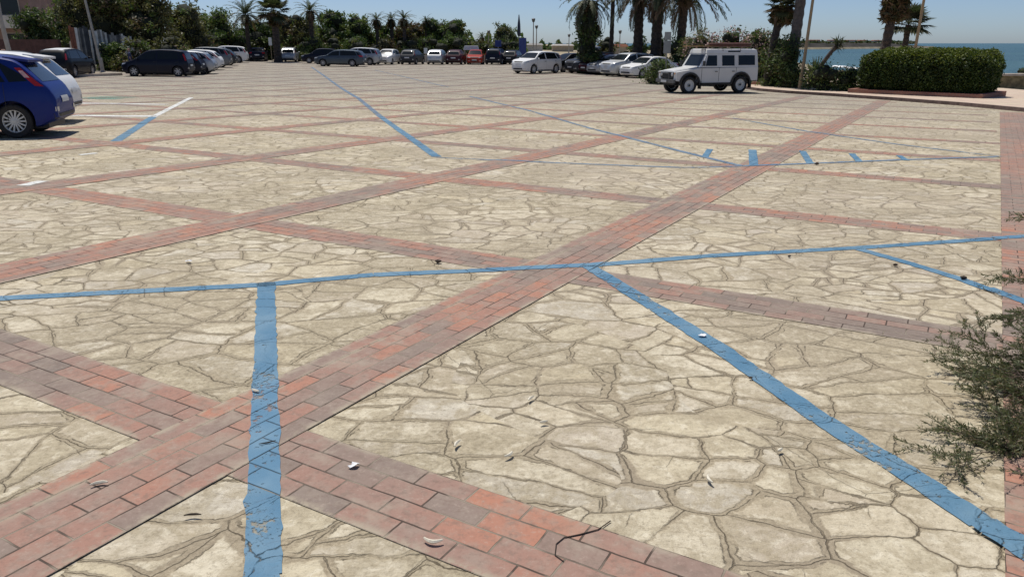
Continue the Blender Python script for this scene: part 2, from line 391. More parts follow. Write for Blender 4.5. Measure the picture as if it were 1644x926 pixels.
M['leaf_mid'] = leaf_mat('mid_green_leaf', (.105, .150, .042))
M['leaf_light'] = leaf_mat('light_green_leaf', (.175, .22, .065))
M['leaf_olive'] = leaf_mat('olive_leaf', (.155, .145, .060))
M['leaf_olive_dark'] = leaf_mat('dark_olive_leaf', (.085, .082, .036))
M['leaf_brown'] = leaf_mat('dry_brown_leaf', (.13, .085, .052))
M['leaf_grey'] = leaf_mat('grey_green_leaf', (.105, .125, .075))
M['palm_leaf'] = leaf_mat('palm_leaf', (.048, .060, .034))
M['palm_leaf_light'] = leaf_mat('pale_palm_leaf', (.115, .125, .065))
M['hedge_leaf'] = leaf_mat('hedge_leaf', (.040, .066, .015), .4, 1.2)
M['hedge_sunlit'] = leaf_mat('hedge_sunlit_leaf', (.13, .155, .028), .3, 1.2)  # lighter leaf colour that paints the sunlight on the hedge top
M['flower'] = plain('faded_oleander_flower', (.55, .36, .31), .8, 0, .25, 3)
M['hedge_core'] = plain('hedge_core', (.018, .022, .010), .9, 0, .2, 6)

# ------------------------------------------------------------------ land, sea
def grid_sheet(name, xs, ys, zf, mat, keep=None):
    nx, ny = len(xs), len(ys); V = [(x, y, zf(x, y)) for y in ys for x in xs]; F = []
    for j in range(ny-1):
        for i in range(nx-1):
            if keep is None or keep((xs[i]+xs[i+1])/2, (ys[j]+ys[j+1])/2):
                F.append((j*nx+i, j*nx+i+1, (j+1)*nx+i+1, (j+1)*nx+i))
    me = bpy.data.meshes.new(name); me.from_pydata(V, [], F); me.materials.append(mat)
    me.polygons.foreach_set('use_smooth', [True]*len(me.polygons)); me.update()
    o = bpy.data.objects.new(name, me); COL.objects.link(o); return tag(o, kind='structure')
SEA_Z = -4.6
COAST = [(75, -4000), (75, -80), (62, 20), (62, 90), (84, 180), (92, 260), (95, 420), (110, 600), (130, 800), (150, 4000)]
def coast_x(y):
    for (x0, y0), (x1, y1) in zip(COAST, COAST[1:]):
        if y0 <= y <= y1: return x0+(x1-x0)*(y-y0)/(y1-y0)
    return 500
def land_z(x, y):
    base = G(x, min(y, 120)) - .06
    d = coast_x(y) - x            # metres inland
    if y > 100 and d > 0: base -= min(1.2, (y-100)*.002)
    if d > 30: return base
    t = max(0, min(1, (30-d)/34)); t = t*t*(3-2*t)
    return base*(1-t) + (SEA_Z-1.6)*t
m, t, p = shader('dry_sandy_earth'); b = NB(t); W = b.n('ShaderNodeTexCoord').outputs['Object']
n1 = b.noise(W, .12, 5, .65)[0]; n2 = b.noise(W, 3, 5, .7)[0]
c = b.mix(b.smooth(n1, .40, .60), (.40, .33, .225), (.30, .25, .15)); c = b.mix(b.smooth(n2, .45, .7, 0, .5), c, (.20, .17, .09))
t.links.new(c, p.inputs['Base Color']); p.inputs['Roughness'].default_value = .95
bp = b.n('ShaderNodeBump', {'Strength': .5, 'Distance': .15, 'Height': n2}); t.links.new(bp.outputs[0], p.inputs['Normal'])
M['sand'] = m
xs = sorted(set(list(range(-60, 120, 5)) + [-3000, -1500, -800, -400, -250, -150, -100, 125, 130, 140, 150, 170, 200, 230, 260, 300, 350, 400, 450, 520, 600]))
ys = sorted(set(list(range(-40, 320, 8)) + [-3500, -1000, -300, -100, 360, 420, 500, 600, 700, 800, 1000, 1500, 2500, 4000]))
grid_sheet('ground', xs, ys, land_z, M['sand'])
m, t, p = shader('sea_water'); b = NB(t); W = b.n('ShaderNodeTexCoord').outputs['Object']
big = b.noise(b.n('ShaderNodeMapping', {'Vector': W, 'Scale': (.004, .012, 1)}).outputs[0], 1, 4, .6)[0]
c = b.mix(b.smooth(big, .35, .65), (.042, .10, .118), (.062, .135, .145))
t.links.new(c, p.inputs['Base Color']); p.inputs['Roughness'].default_value = .3; p.inputs['IOR'].default_value = 1.33; p.inputs['Specular IOR Level'].default_value = .25
wv = b.noise(b.n('ShaderNodeMapping', {'Vector': W, 'Scale': (.35, .7, 1)}).outputs[0], 1, 5, .7)[0]
bp = b.n('ShaderNodeBump', {'Strength': .9, 'Distance': .9, 'Height': wv}); t.links.new(bp.outputs[0], p.inputs['Normal'])
M['sea'] = m
grid_sheet('sea', [-4500, 0, 40, 200, 1000, 7000], [-4500, -500, 0, 200, 800, 2000, 8000], lambda x, y: SEA_Z, M['sea'])
# surf line breaking on the near shore
M['foam'] = plain('sea_foam', (.78, .80, .80), .9, 0, .08, .8, .1)
rng = random.Random(4); mb = MB()
def surf(y0, y1, off):
    y = y0; pa = None
    while y < y1:
        x = coast_x(y) - 2 + off + rng.uniform(-1.2, 1.2); wd = rng.uniform(.6, 2.4)
        q = ((x, y, SEA_Z+.06), (x+wd*.5, y, SEA_Z+.42), (x+wd, y, SEA_Z+.06))
        if pa: mb.quad(pa[0], pa[1], q[1], q[0]); mb.quad(pa[1], pa[2], q[2], q[1])
        pa = q; y += rng.uniform(2, 4)
surf(168, 212, 1)
tag(mb.build('surf_foam', M['foam'], smooth=True), kind='structure')
# far headland across the bay
def headland():
    mb = MB(); rng = random.Random(8); prev = None
    pts = [(215, 700), (260, 740), (305, 775), (350, 815), (390, 850), (430, 885), (465, 920), (500, 955), (535, 990)]
    P = []
    for (x0, y0), (x1, y1) in zip(pts, pts[1:]):
        for k in range(6): P.append((x0+(x1-x0)*k/6, y0+(y1-y0)*k/6))
    n = len(P)
    for i, (x, y) in enumerate(P):
        h = (6.6+rng.uniform(-.6, .8))*(1-.75*max(0, i/n-.55)/.45)
        row = [(x, y, SEA_Z-.5), (x+3, y+6, SEA_Z+1.9), (x+10, y+25, SEA_Z+h*.75), (x+16, y+60, SEA_Z+h), (x+40, y+200, SEA_Z+h*.8), (x+60, y+400, SEA_Z-1)]
        if prev:
            for a in range(len(row)-1): mb.quad(prev[a], row[a], row[a+1], prev[a+1], 1 if a == 0 else 0)
        prev = row
    o = mb.build('far_headland', [plain('far_headland_scrub', (.05, .047, .042), 1.0, 0, .4, .03, 0, .05), M['sand']][::1], smooth=True)
    tag(o, kind='structure'); return P
HP = headland()

# ------------------------------------------------------------------ paved car park
E1 = Vector((math.cos(R(60.2)), math.sin(R(60.2)))); E2 = Vector((-E1.y, E1.x))
kerb_px = [(1644, 180), (1540, 170), (1430, 161.5), (1340, 155), (1260, 150), (1215, 146)]
KL = [gp(*p) for p in kerb_px]
KL = [Vector((KL[0].x+1.2, KL[0].y-4.6, 0)), Vector((KL[0].x+1.9, KL[0].y-9, 0)), ] + KL
KL = [Vector((24.5, 4, 0)), Vector((26, -8, 0))][::-1] + [KL[1], KL[0]] + KL[2:]
KL += [Vector((12.6, 44, 0)), Vector((13.2, 52, 0)), Vector((14.0, 62, 0)), Vector((13.5, 74, 0)), Vector((12, 84, 0)), Vector((11, 94, 0))]
def kerb_x(y):
    for a, c in zip(KL, KL[1:]):
        if a.y <= y <= c.y: return a.x+(c.x-a.x)*(y-a.y)/(c.y-a.y)
    return KL[0].x if y < KL[0].y else KL[-1].x
LOT_Y1 = 92.0
LOT_X0 = -40.0
def left_x(y): return -24.5 if y > 40 else -24.5
ysn = [-8, -4, 0] + list(np.arange(2, 30, 4.0)) + list(np.arange(30, 46.1, 1.0)) + list(np.arange(50, LOT_Y1+.1, 8.0))
xsn = list(np.arange(-45, 34, 4.0))
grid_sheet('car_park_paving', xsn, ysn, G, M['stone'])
def bands():
    """red paver bands, each a strip lying on the stone paving"""
    rects = []
    u0, u1 = -2.0, 100.0
    for v in [2.51, 5.95, 9.60, 13.15]+[13.15+3.5*k for k in range(1, 22)]: rects.append(('long', v-.27, v+.27))
    us = [1.88, 4.96, 8.28, 11.82, 15.1]+[15.1+3.3*k for k in range(1, 24)]
    for u in us: rects.append(('cross', u-.216, u+.216))
    return rects
BANDS = bands()
def uv_to_xy(u, v): p = E1*u+E2*v; return p.x, p.y
def inside_lot(x, y): return y < LOT_Y1-.2 and x < kerb_x(y)-.02 and x > -44 and y > -7
def build_bands():
    lm, cm = MB(), MB(); lm.uv = []; cm.uv = []
    def strip(mb, kind, lo, hi, dz, rot=0):
        a, end, st = (-4.0, 100.0, 1.0) if kind == 'long' else (-1.05, 100.0, 1.0)
        off = random.Random(int(lo*100)).random()*3
        while a < end:
            c = min(a+st, end)
            P = [uv_to_xy(a, lo), uv_to_xy(c, lo), uv_to_xy(c, hi), uv_to_xy(a, hi)] if kind == 'long' else [uv_to_xy(lo, a), uv_to_xy(hi, a), uv_to_xy(hi, c), uv_to_xy(lo, c)]
            if all(inside_lot(*q) for q in P):
                mb.poly([(x, y, G(x, y)+dz) for x, y in P])
                U = [(a+off, 0), (c+off, 0), (c+off, hi-lo), (a+off, hi-lo)] if kind == 'long' else [(a+off, 0), (a+off, hi-lo), (c+off, hi-lo), (c+off, 0)]
                mb.uv += U
            a = c
    for kind, lo, hi in BANDS: strip(lm if kind == 'long' else cm, kind, lo, hi, .006 if kind == 'long' else .003)
    # wide border strip along the promenade side
    A, B = gp(1613, 926), gp(1605, 180.5); A = Vector((A.x, A.y)); B = Vector((B.x, B.y)); d = (B-A).normalized(); nrm = Vector((d.y, -d.x))
    A = A-d*6; L = (B-A).length+6; bm_ = MB(); bm_.uv = []; a = 0
    while a < L:
        c = a+.5; P = [A+d*a, A+d*c, A+d*c+nrm*.94, A+d*a+nrm*.94]
        if all(inside_lot(q.x, q.y) for q in P):
            bm_.poly([(q.x, q.y, G(q.x, q.y)+.009) for q in P])
            bm_.uv += [(0, a+1), (0, c+1), (.94, c+1), (.94, a+1)]
        a = c
    for mb, nm in ((cm, 'paver_cross_bands'), (lm, 'paver_long_bands'), (bm_, 'paver_border_strip')):
        me_uv = mb.uv; o = mb_build_flat(mb, nm, M['paver'])
    return (A, d, nrm)
def mb_build_flat(mb, nm, mats):
    me = bpy.data.meshes.new(nm); me.from_pydata(mb.v, [], mb.f)
    if not isinstance(mats, (list, tuple)): mats = [mats]
    for q in mats: me.materials.append(q)
    me.polygons.foreach_set('material_index', mb.m)
    uvl = me.uv_layers.new(name='UVMap'); uvl.data.foreach_set('uv', np.array(mb.uv, dtype=np.float32).ravel())
    me.update(); o = bpy.data.objects.new(nm, me); COL.objects.link(o); return tag(o, kind='structure')
BORDER = build_bands()

def clip(poly, n, c):
    """split a convex polygon by n.p = c into (inside n.p<c, outside)"""
    I, O = [], []
    for i, a in enumerate(poly):
        q = poly[(i+1) % len(poly)]; da, dq = n[0]*a[0]+n[1]*a[1]-c, n[0]*q[0]+n[1]*q[1]-c
        (I if da <= 0 else O).append(a)
        if da*dq < 0:
            s_ = da/(da-dq); x = (a[0]+(q[0]-a[0])*s_, a[1]+(q[1]-a[1])*s_); I.append(x); O.append(x)
    return (I if len(I) > 2 else None), (O if len(O) > 2 else None)
def split_by_bands(poly):
    """[(polygon, None or (kind, lo))]"""
    out = []; todo = [poly]
    for kind in ('long', 'cross'):
        ax = E2 if kind == 'long' else E1
        for k_, lo, hi in BANDS:
            if k_ != kind: continue
            nt_ = []
            for p in todo:
                vals = [ax.x*q[0]+ax.y*q[1] for q in p]
                if max(vals) < lo or min(vals) > hi: nt_.append(p); continue
                inn, o1 = clip(p, (ax.x, ax.y), hi)
                if o1: nt_.append(o1)
                if inn:
                    o2, inn2 = clip(inn, (ax.x, ax.y), lo)
                    if o2: nt_.append(o2)
                    if inn2: out.append((inn2, (kind, lo)))
            todo = nt_
    return out+[(p, None) for p in todo]
def paint_line(name, pts, wd, pair=('blue_on_stone', 'blue_on_paver'), z=.0095, ends=None):
    mb = MB(); mb.uv = []
    for i in range(len(pts)-1):
        a, c = Vector(pts[i][:2]), Vector(pts[i+1][:2]); L = (c-a).length; d = (c-a)/L; nn = Vector((-d.y, d.x))
        near = min(a.length, c.length) < 16; n = max(1, int(L/(.05 if near else 1.5))); w0 = wd if not hasattr(wd, '__len__') else wd[i]; jr = random.Random(i*7+int(a.x*100)); J = [[w0/2+(jr.gauss(0, .0035) if near else 0) for _ in range(n+1)] for _ in (0, 1)]
        for k in range(n):
            s0, s1 = a+d*(L*k/n), a+d*(L*(k+1)/n)
            quad = [tuple(s0-nn*J[0][k]), tuple(s1-nn*J[0][k+1]), tuple(s1+nn*J[1][k+1]), tuple(s0+nn*J[1][k])]
            for poly, info in split_by_bands(quad):
                zz = z-.0055 if info is None else (z-.0025 if info[0] == 'cross' else z)
                if any((Vector(q)-BORDER[0]).dot(BORDER[2]) > -.02 for q in poly): zz = z+.003      # lies on the border strip
                mb.poly([(x, y, G(x, y)+zz) for x, y in poly], 0 if info is None else 1)
                for x, y in poly:
                    u, v = E1.x*x+E1.y*y, E2.x*x+E2.y*y
                    if info is None: mb.uv.append((x, y))
                    else:
                        off = random.Random(int(info[1]*100)).random()*3
                        mb.uv.append((u+off, v-info[1]) if info[0] == 'long' else (v+off, u-info[1]))
    return mb_build_flat(mb, name, [M[pair[0]], M[pair[1]]])
g2 = lambda *p: [gp(*q) for q in p]
FAD = ('faded_on_stone', 'faded_on_paver'); WHT = ('white_on_stone', 'white_on_paver'); GRN = ('green_on_stone', 'green_on_paver')
paint_line('painted_row_line', g2((-60, 483), (0, 479.5), (210, 468.5), (415, 458), (600, 441.5), (820, 432.5), (940, 427), (1140, 411), (1380, 398), (1560, 386), (1644, 381), (1800, 374)), .105)
paint_line('painted_bay_line', [gp(427.5, 454), gp(422, 926), gp(421.5, 1000)], .122)
paint_line('painted_bay_line', g2((945, 428), (1140, 549), (1318, 673), (1500, 788), (1644, 885), (1800, 985)), .122)
paint_line('painted_bay_line', g2((1378, 400), (1470, 426), (1550, 451), (1644, 486), (1760, 530)), .10)
paint_line('painted_bay_line', g2((500, 108), (526, 126), (575, 158), (610, 187)), .16, FAD, .0115)
paint_line('painted_bay_line', g2((610, 187), (645, 212), (701, 252)), .16)
paint_line('painted_row_line', g2((700, 253), (785, 257), (950, 264), (1099, 269.5), (1194, 267.5)), .09, FAD)
paint_line('painted_row_line', g2((1194, 267.5), (1307, 262.5), (1450, 257), (1606, 252)), .11, FAD, .0115)
paint_line('painted_bay_line', g2((754, 155), (850, 178), (950, 207), (1018, 224), (1100, 245), (1190, 267)), .12, FAD, .0110)
paint_line('painted_bay_line', g2((1176, 190), (1300, 212), (1440, 232), (1600, 251)), .10, FAD, .0110)
paint_line('painted_bay_line', g2((602, 113), (650, 124), (720, 140)), .11, FAD, .0110)
for (a, c, w0) in (((1131, 253), (1140, 240), .11), ((1210, 267), (1208, 241), .14), ((1301, 263), (1288, 243), .12), ((1380, 260), (1367, 247), .11), ((1455, 258), (1443, 250), .10)):
    paint_line('painted_dash', g2(a, c), w0, z=.0125)
paint_line('painted_bay_line', g2((186, 227), (246, 188)), .19)
paint_line('white_bay_line', g2((246, 188), (307, 157)), .17, WHT)
paint_line('white_cross_line', g2((118, 186), (250, 187)), .42, WHT)
paint_line('white_cross_line', g2((128, 166), (268, 168)), .36, WHT)
paint_line('worn_green_patch', g2((136, 157), (205, 158)), 1.7, GRN)
paint_line('white_patch', g2((36, 299), (70, 291)), .17, WHT)
paint_line('white_patch', g2((128, 249), (155, 246)), .12, WHT)

# kerbs and pavements
def kerb_and_pavement():
    mb = MB(); H = .13
    pts = [Vector((k.x, k.y)) for k in KL]
    # densify
    P = []
    for a, c in zip(pts, pts[1:]):
        n = max(1, int((c-a).length/1.0))
        for k in range(n): P.append(a+(c-a)*k/n)
    P.append(pts[-1])
    for a, c in zip(P, P[1:]):
        d = (c-a).normalized(); nn = Vector((d.y, -d.x)); e = .006
        q = [a, c, c+nn*.16, a+nn*.16]; z0 = [G(v.x, v.y) for v in q]
        lo = [(v.x, v.y, z-.1) for v, z in zip(q, z0)]; hi = [(v.x, v.y, z+H) for v, z in zip(q, z0)]
        mb.poly(hi); mb.quad(lo[0], lo[1], hi[1], hi[0])
    tag(mb.build('kerb', M['kerb']), kind='structure')
    mb = MB()
    for a, c in zip(P, P[1:]):
        steps = [.155, 1.5, 4, 8, 12, 15]
        for s0, s1 in zip(steps, steps[1:]):
            q = [(a.x+s0, a.y), (c.x+s0, c.y), (c.x+s1, c.y), (a.x+s1, a.y)]
            mb.poly([(x, y, G(x, y)+H-.004) for x, y in q])
    m, t, p = shader('pale_promenade_paving'); b = NB(t); W = b.n('ShaderNodeTexCoord').outputs['Object']
    br = b.n('ShaderNodeTexBrick', {'Vector': W, 'Color1': (.62, .47, .37, 1), 'Color2': (.52, .41, .31, 1), 'Mortar': (.36, .29, .22, 1), 'Scale': 1.0, 'Mortar Size': .008, 'Brick Width': .5, 'Row Height': .5})
    c = b.mix(b.smooth(b.noise(W, .8, 4, .6)[0], .45, .65, 0, .6), br.outputs['Color'], (.62, .53, .38))
    t.links.new(c, p.inputs['Base Color']); p.inputs['Roughness'].default_value = .9
    tag(mb.build('promenade_pavement', m), kind='structure')
kerb_and_pavement()
PAVE_Z = .13
def left_kerb():
    A, B = gp(118, 124), gp(197, 121.5); A = Vector((-40, A.y+ (A.x+40)*-.02, 0)) if False else A
    d = Vector((B.x-A.x, B.y-A.y, 0)).normalized(); A2 = A-d*14; B2 = B
    mb = MB(); nn = Vector((-d.y, d.x, 0)); n = 12
    for k in range(n):
        a, c = A2+(B2-A2)*k/n, A2+(B2-A2)*(k+1)/n
        q = [a, c, c+nn*.3, a+nn*.3]
        lo = [(v.x, v.y, G(v.x, v.y)-.05) for v in q]; hi = [(v.x, v.y, G(v.x, v.y)+.16) for v in q]
        mb.poly(hi); mb.quad(lo[0], lo[1], hi[1], hi[0]); mb.quad(lo[3], lo[2], hi[2], hi[3])
    tag(mb.build('left_kerb', M['concrete']), kind='structure')
    mb = MB()
    for k in range(n):
        a, c = A2+(B2-A2)*k/n, A2+(B2-A2)*(k+1)/n
        q = [a+nn*.3, c+nn*.3, c+nn*30, a+nn*30]
        mb.poly([(v.x, v.y, G(v.x, v.y)+.10) for v in q])
    tag(mb.build('verge', M['sand']), kind='structure')
left_kerb()

# ------------------------------------------------------------------ cars
def smooth_shade(o, ang=35):
    me = o.data; me.polygons.foreach_set('use_smooth', [True]*len(me.polygons))
    try: me.set_sharp_from_angle(angle=R(ang))
    except Exception: pass
def interp(x, pts):
    if x <= pts[0][0]: return pts[0][1]
    for (x0, y0), (x1, y1) in zip(pts, pts[1:]):
        if x <= x1:
            t = (x-x0)/(x1-x0) if x1 > x0 else 0
            return y0+(y1-y0)*t
    return pts[-1][1]
def smooth_interp(x, pts, k=.012):
    return (interp(x-k, pts)+2*interp(x, pts)+interp(x+k, pts))/4
# profiles run front (0) to rear (1); heights are shares of the full height
KINDS = {
 'hatch': dict(L=4.03, W=1.69, H=1.49, wb=2.51, fo=.80, belt=.60, belt_r=.66, r=.305,
    top=[(0, .42), (.012, .50), (.05, .555), (.12, .60), (.235, .655), (.29, .76), (.40, .945), (.47, .985), (.60, 1), (.76, .975), (.845, .93), (.875, .88), (.945, .69), (.972, .62), (.99, .55), (1, .42)],
    ws=(.245, .405), rw=(.868, .945), side=[(.275, .385), (.545, .405), (.565, .60), (.585, .60), (.76, .83)]),
 'mpv': dict(L=4.05, W=1.70, H=1.62, wb=2.63, fo=.78, belt=.60, belt_r=.63, r=.31,
    top=[(0, .40), (.012, .47), (.05, .52), (.12, .56), (.20, .61), (.27, .73), (.39, .93), (.47, .98), (.60, 1), (.80, .985), (.93, .94), (.955, .86), (.98, .66), (.993, .55), (1, .42)],
    ws=(.21, .385), rw=(.945, .978), side=[(.24, .37), (.545, .405), (.565, .60), (.585, .60), (.86, .90)]),
 'wagon': dict(L=4.62, W=1.80, H=1.48, wb=2.72, fo=.88, belt=.61, belt_r=.66, r=.325,
    top=[(0, .42), (.012, .50), (.05, .56), (.14, .61), (.25, .655), (.30, .76), (.40, .94), (.47, .985), (.60, 1), (.80, .975), (.91, .93), (.945, .82), (.982, .66), (.994, .56), (1, .42)],
    ws=(.26, .40), rw=(.93, .975), side=[(.28, .385), (.53, .39), (.55, .60), (.57, .60), (.84, .90)]),
 'suv': dict(L=4.40, W=1.82, H=1.64, wb=2.65, fo=.87, belt=.62, belt_r=.66, r=.345,
    top=[(0, .46), (.012, .54), (.04, .59), (.12, .635), (.235, .675), (.29, .77), (.385, .94), (.45, .985), (.58, 1), (.80, .98), (.915, .94), (.945, .84), (.978, .66), (.992, .57), (1, .44)],
    ws=(.245, .38), rw=(.93, .97), side=[(.27, .36), (.53, .39), (.55, .60), (.57, .59), (.80, .87)]),
 'sedan': dict(L=4.50, W=1.75, H=1.44, wb=2.65, fo=.85, belt=.62, belt_r=.66, r=.315,
    top=[(0, .42), (.012, .50), (.05, .56), (.14, .61), (.26, .66), (.31, .77), (.41, .945), (.48, .99), (.60, 1), (.70, .975), (.76, .90), (.85, .73), (.90, .71), (.97, .70), (.992, .60), (1, .46)],
    ws=(.27, .41), rw=(.765, .845), side=[(.29, .395), (.53, .40), (.55, .57), (.57, .57), (.73, .80)]),
}
class Surf:
    def __init__(s, K): s.K = K
    def top(s, u): return smooth_interp(u, s.K['top'])*s.K['H']
    def beltz(s, u):
        b_ = (s.K['belt']+(s.K['belt_r']-s.K['belt'])*u)*s.K['H']; return min(b_, s.top(u)-.035)
    def half(s, u):
        w = s.K['W']/2
        if u < .14: w *= 1-.30*((.14-u)/.14)**2.2
        if u > .86: w *= 1-.20*((u-.86)/.14)**2.2
        return w
    def zb(s, u):
        z = .19
        if u < .05: z += .10*((.05-u)/.05)
        if u > .92: z += .16*((u-.92)/.08)
        return z
    def ring(s, u):
        w, zt, zbt, zb = s.half(u), s.top(u), s.beltz(u), s.zb(u); h = zbt-zb
        P = [(0, zb), (w*.80, zb), (w*.955, zb+.03), (w*.985, zb+h*.16), (w*.995, zb+h*.36), (w, zb+h*.58), (w*.99, zb+h*.76), (w*.972, zb+h*.92), (w*.94, zbt)]
        k = .36; hh = zt-zbt
        wr = w*.94-k*max(0, hh-.05)
        rail = max(.02, min(.075, hh*.45))
        for f in (.33, .66): P.append((w*.94+(wr-w*.94)*f*(1), zbt+(zt-rail-zbt)*f))
        P += [(wr, zt-rail), (wr-.018, zt-rail*.42), (wr-.06, zt-rail*.12), (wr*.80-.02, zt), (wr*.45, zt+.010*min(1, hh*4)), (0, zt+.014*min(1, hh*4))]
        return P
def body_mesh(K, seed=0):
    s = Surf(K); us = [0, .004, .012, .022, .035]+list(np.arange(.05, .96, .0165))+[.965, .975, .983, .99, .996, 1.0]
    V, F = [], []; nr = None
    for u in us:
        P = s.ring(u); full = P+[(-y, z) for y, z in P[-2:0:-1]]; nr = len(full)
        x = K['L']*(.5-u)
        V += [(x, y, z) for y, z in full]
    for i in range(len(us)-1):
        for k in range(nr):
            k2 = (k+1) % nr; F.append((i*nr+k, i*nr+k2, (i+1)*nr+k2, (i+1)*nr+k))
    F.append(tuple(range(nr))[::-1]); F.append(tuple((len(us)-1)*nr+k for k in range(nr)))
    me = bpy.data.meshes.new('body'); me.from_pydata(V, [], F); fix_normals(me)
    return me, V, F
def cut_arches(me, K):
    ob = bpy.data.objects.new('tmp_body', me); COL.objects.link(ob)
    mb = MB(); r = K['r']*1.16
    for x in (K['L']/2-K['fo'], K['L']/2-K['fo']-K['wb']):
        for sy in (1, -1): mb.lathe([(r, sy*(K['W']/2-.34)), (r, sy*(K['W']/2+.2))], 28, 'y', at=(x, 0, K['r']+.01))
    cut = mb.build('tmp_cut', M['black_plastic'])
    bo = ob.modifiers.new('b', 'BOOLEAN'); bo.operation = 'DIFFERENCE'; bo.object = cut; bo.solver = 'EXACT'
    dg = bpy.context.evaluated_depsgraph_get(); nm = bpy.data.meshes.new_from_object(ob.evaluated_get(dg))
    bpy.data.objects.remove(ob); bpy.data.objects.remove(cut)
    return nm
def decal(bvh, c00, c10, c11, c01, axis, nx, ny, off, L=6):
    """a patch that follows the body: bilinear quad in two coordinates thrown on to the surface along axis"""
    mb = MB(); idx = {}
    for j in range(ny+1):
        for i in range(nx+1):
            s_, t_ = i/nx, j/ny
            p = [(c00[k]*(1-s_)+c10[k]*s_)*(1-t_)+(c01[k]*(1-s_)+c11[k]*s_)*t_ for k in (0, 1)]
            if axis[0] == 'y':
                sg = 1 if axis[1] == '+' else -1; o = Vector((p[0], sg*3, p[1])); d = Vector((0, -sg, 0))
            elif axis[0] == 'x':
                sg = 1 if axis[1] == '+' else -1; o = Vector((sg*4, p[0], p[1])); d = Vector((-sg, 0, 0))
            else: o = Vector((p[0], p[1], 4)); d = Vector((0, 0, -1))
            h, n, _, _ = bvh.ray_cast(o, d)
            if h is None: continue
            if n.dot(d) > 0: n = -n
            idx[(i, j)] = len(mb.v); mb.v.append(tuple(h+n*off))
    for j in range(ny):
        for i in range(nx):
            ks = [(i, j), (i+1, j), (i+1, j+1), (i, j+1)]
            if all(k in idx for k in ks): mb.f.append(tuple(idx[k] for k in ks)); mb.m.append(0)
    return mb
def merge(mbs):
    r = MB()
    for m_ in mbs:
        n = len(r.v); r.v += m_.v; r.f += [tuple(i+n for i in f) for f in m_.f]; r.m += m_.m
    return r
def wheel_meshes(r, wd, spokes, style='alloy'):
    ty = MB(); s_ = .45*wd
    ty.lathe([(r*.66, -s_), (r*.90, -wd/2), (r*.975, -wd*.42), (r, -wd*.25), (r, wd*.25), (r*.975, wd*.42), (r*.90, wd/2), (r*.66, s_)], 28, 'y', close=True)
    rm = MB(); f = wd*.36
    rm.lathe([(r*.67, -s_*.8), (r*.67, f+.012), (r*.63, f+.014), (r*.60, f-.012), (r*.60, -s_*.8)], 28, 'y', close=True)
    rm.lathe([(r*.62, f-.06), (0.001, f-.055)], 20, 'y', 1)
    rm.lathe([(r*.17, f-.06), (r*.16, f+.004), (r*.11, f+.010), (.001, f+.010)], 16, 'y')
    if style == 'steel':
        rm.lathe([(r*.60, f-.03), (r*.45, f-.005), (r*.33, f-.002), (r*.22, f-.03), (r*.2, f-.03)], 24, 'y')
    else:
        for k in range(spokes):
            a = 2*math.pi*k/spokes; w0 = .5*r*2*math.pi*.42/spokes/1.35
            rm.box(r*.13, r*.63, f-.035, f+.003, -w0/1.6, w0/1.6, rot=Matrix.Rotation(a, 3, 'Y'))
    return ty, rm
CARS = {}
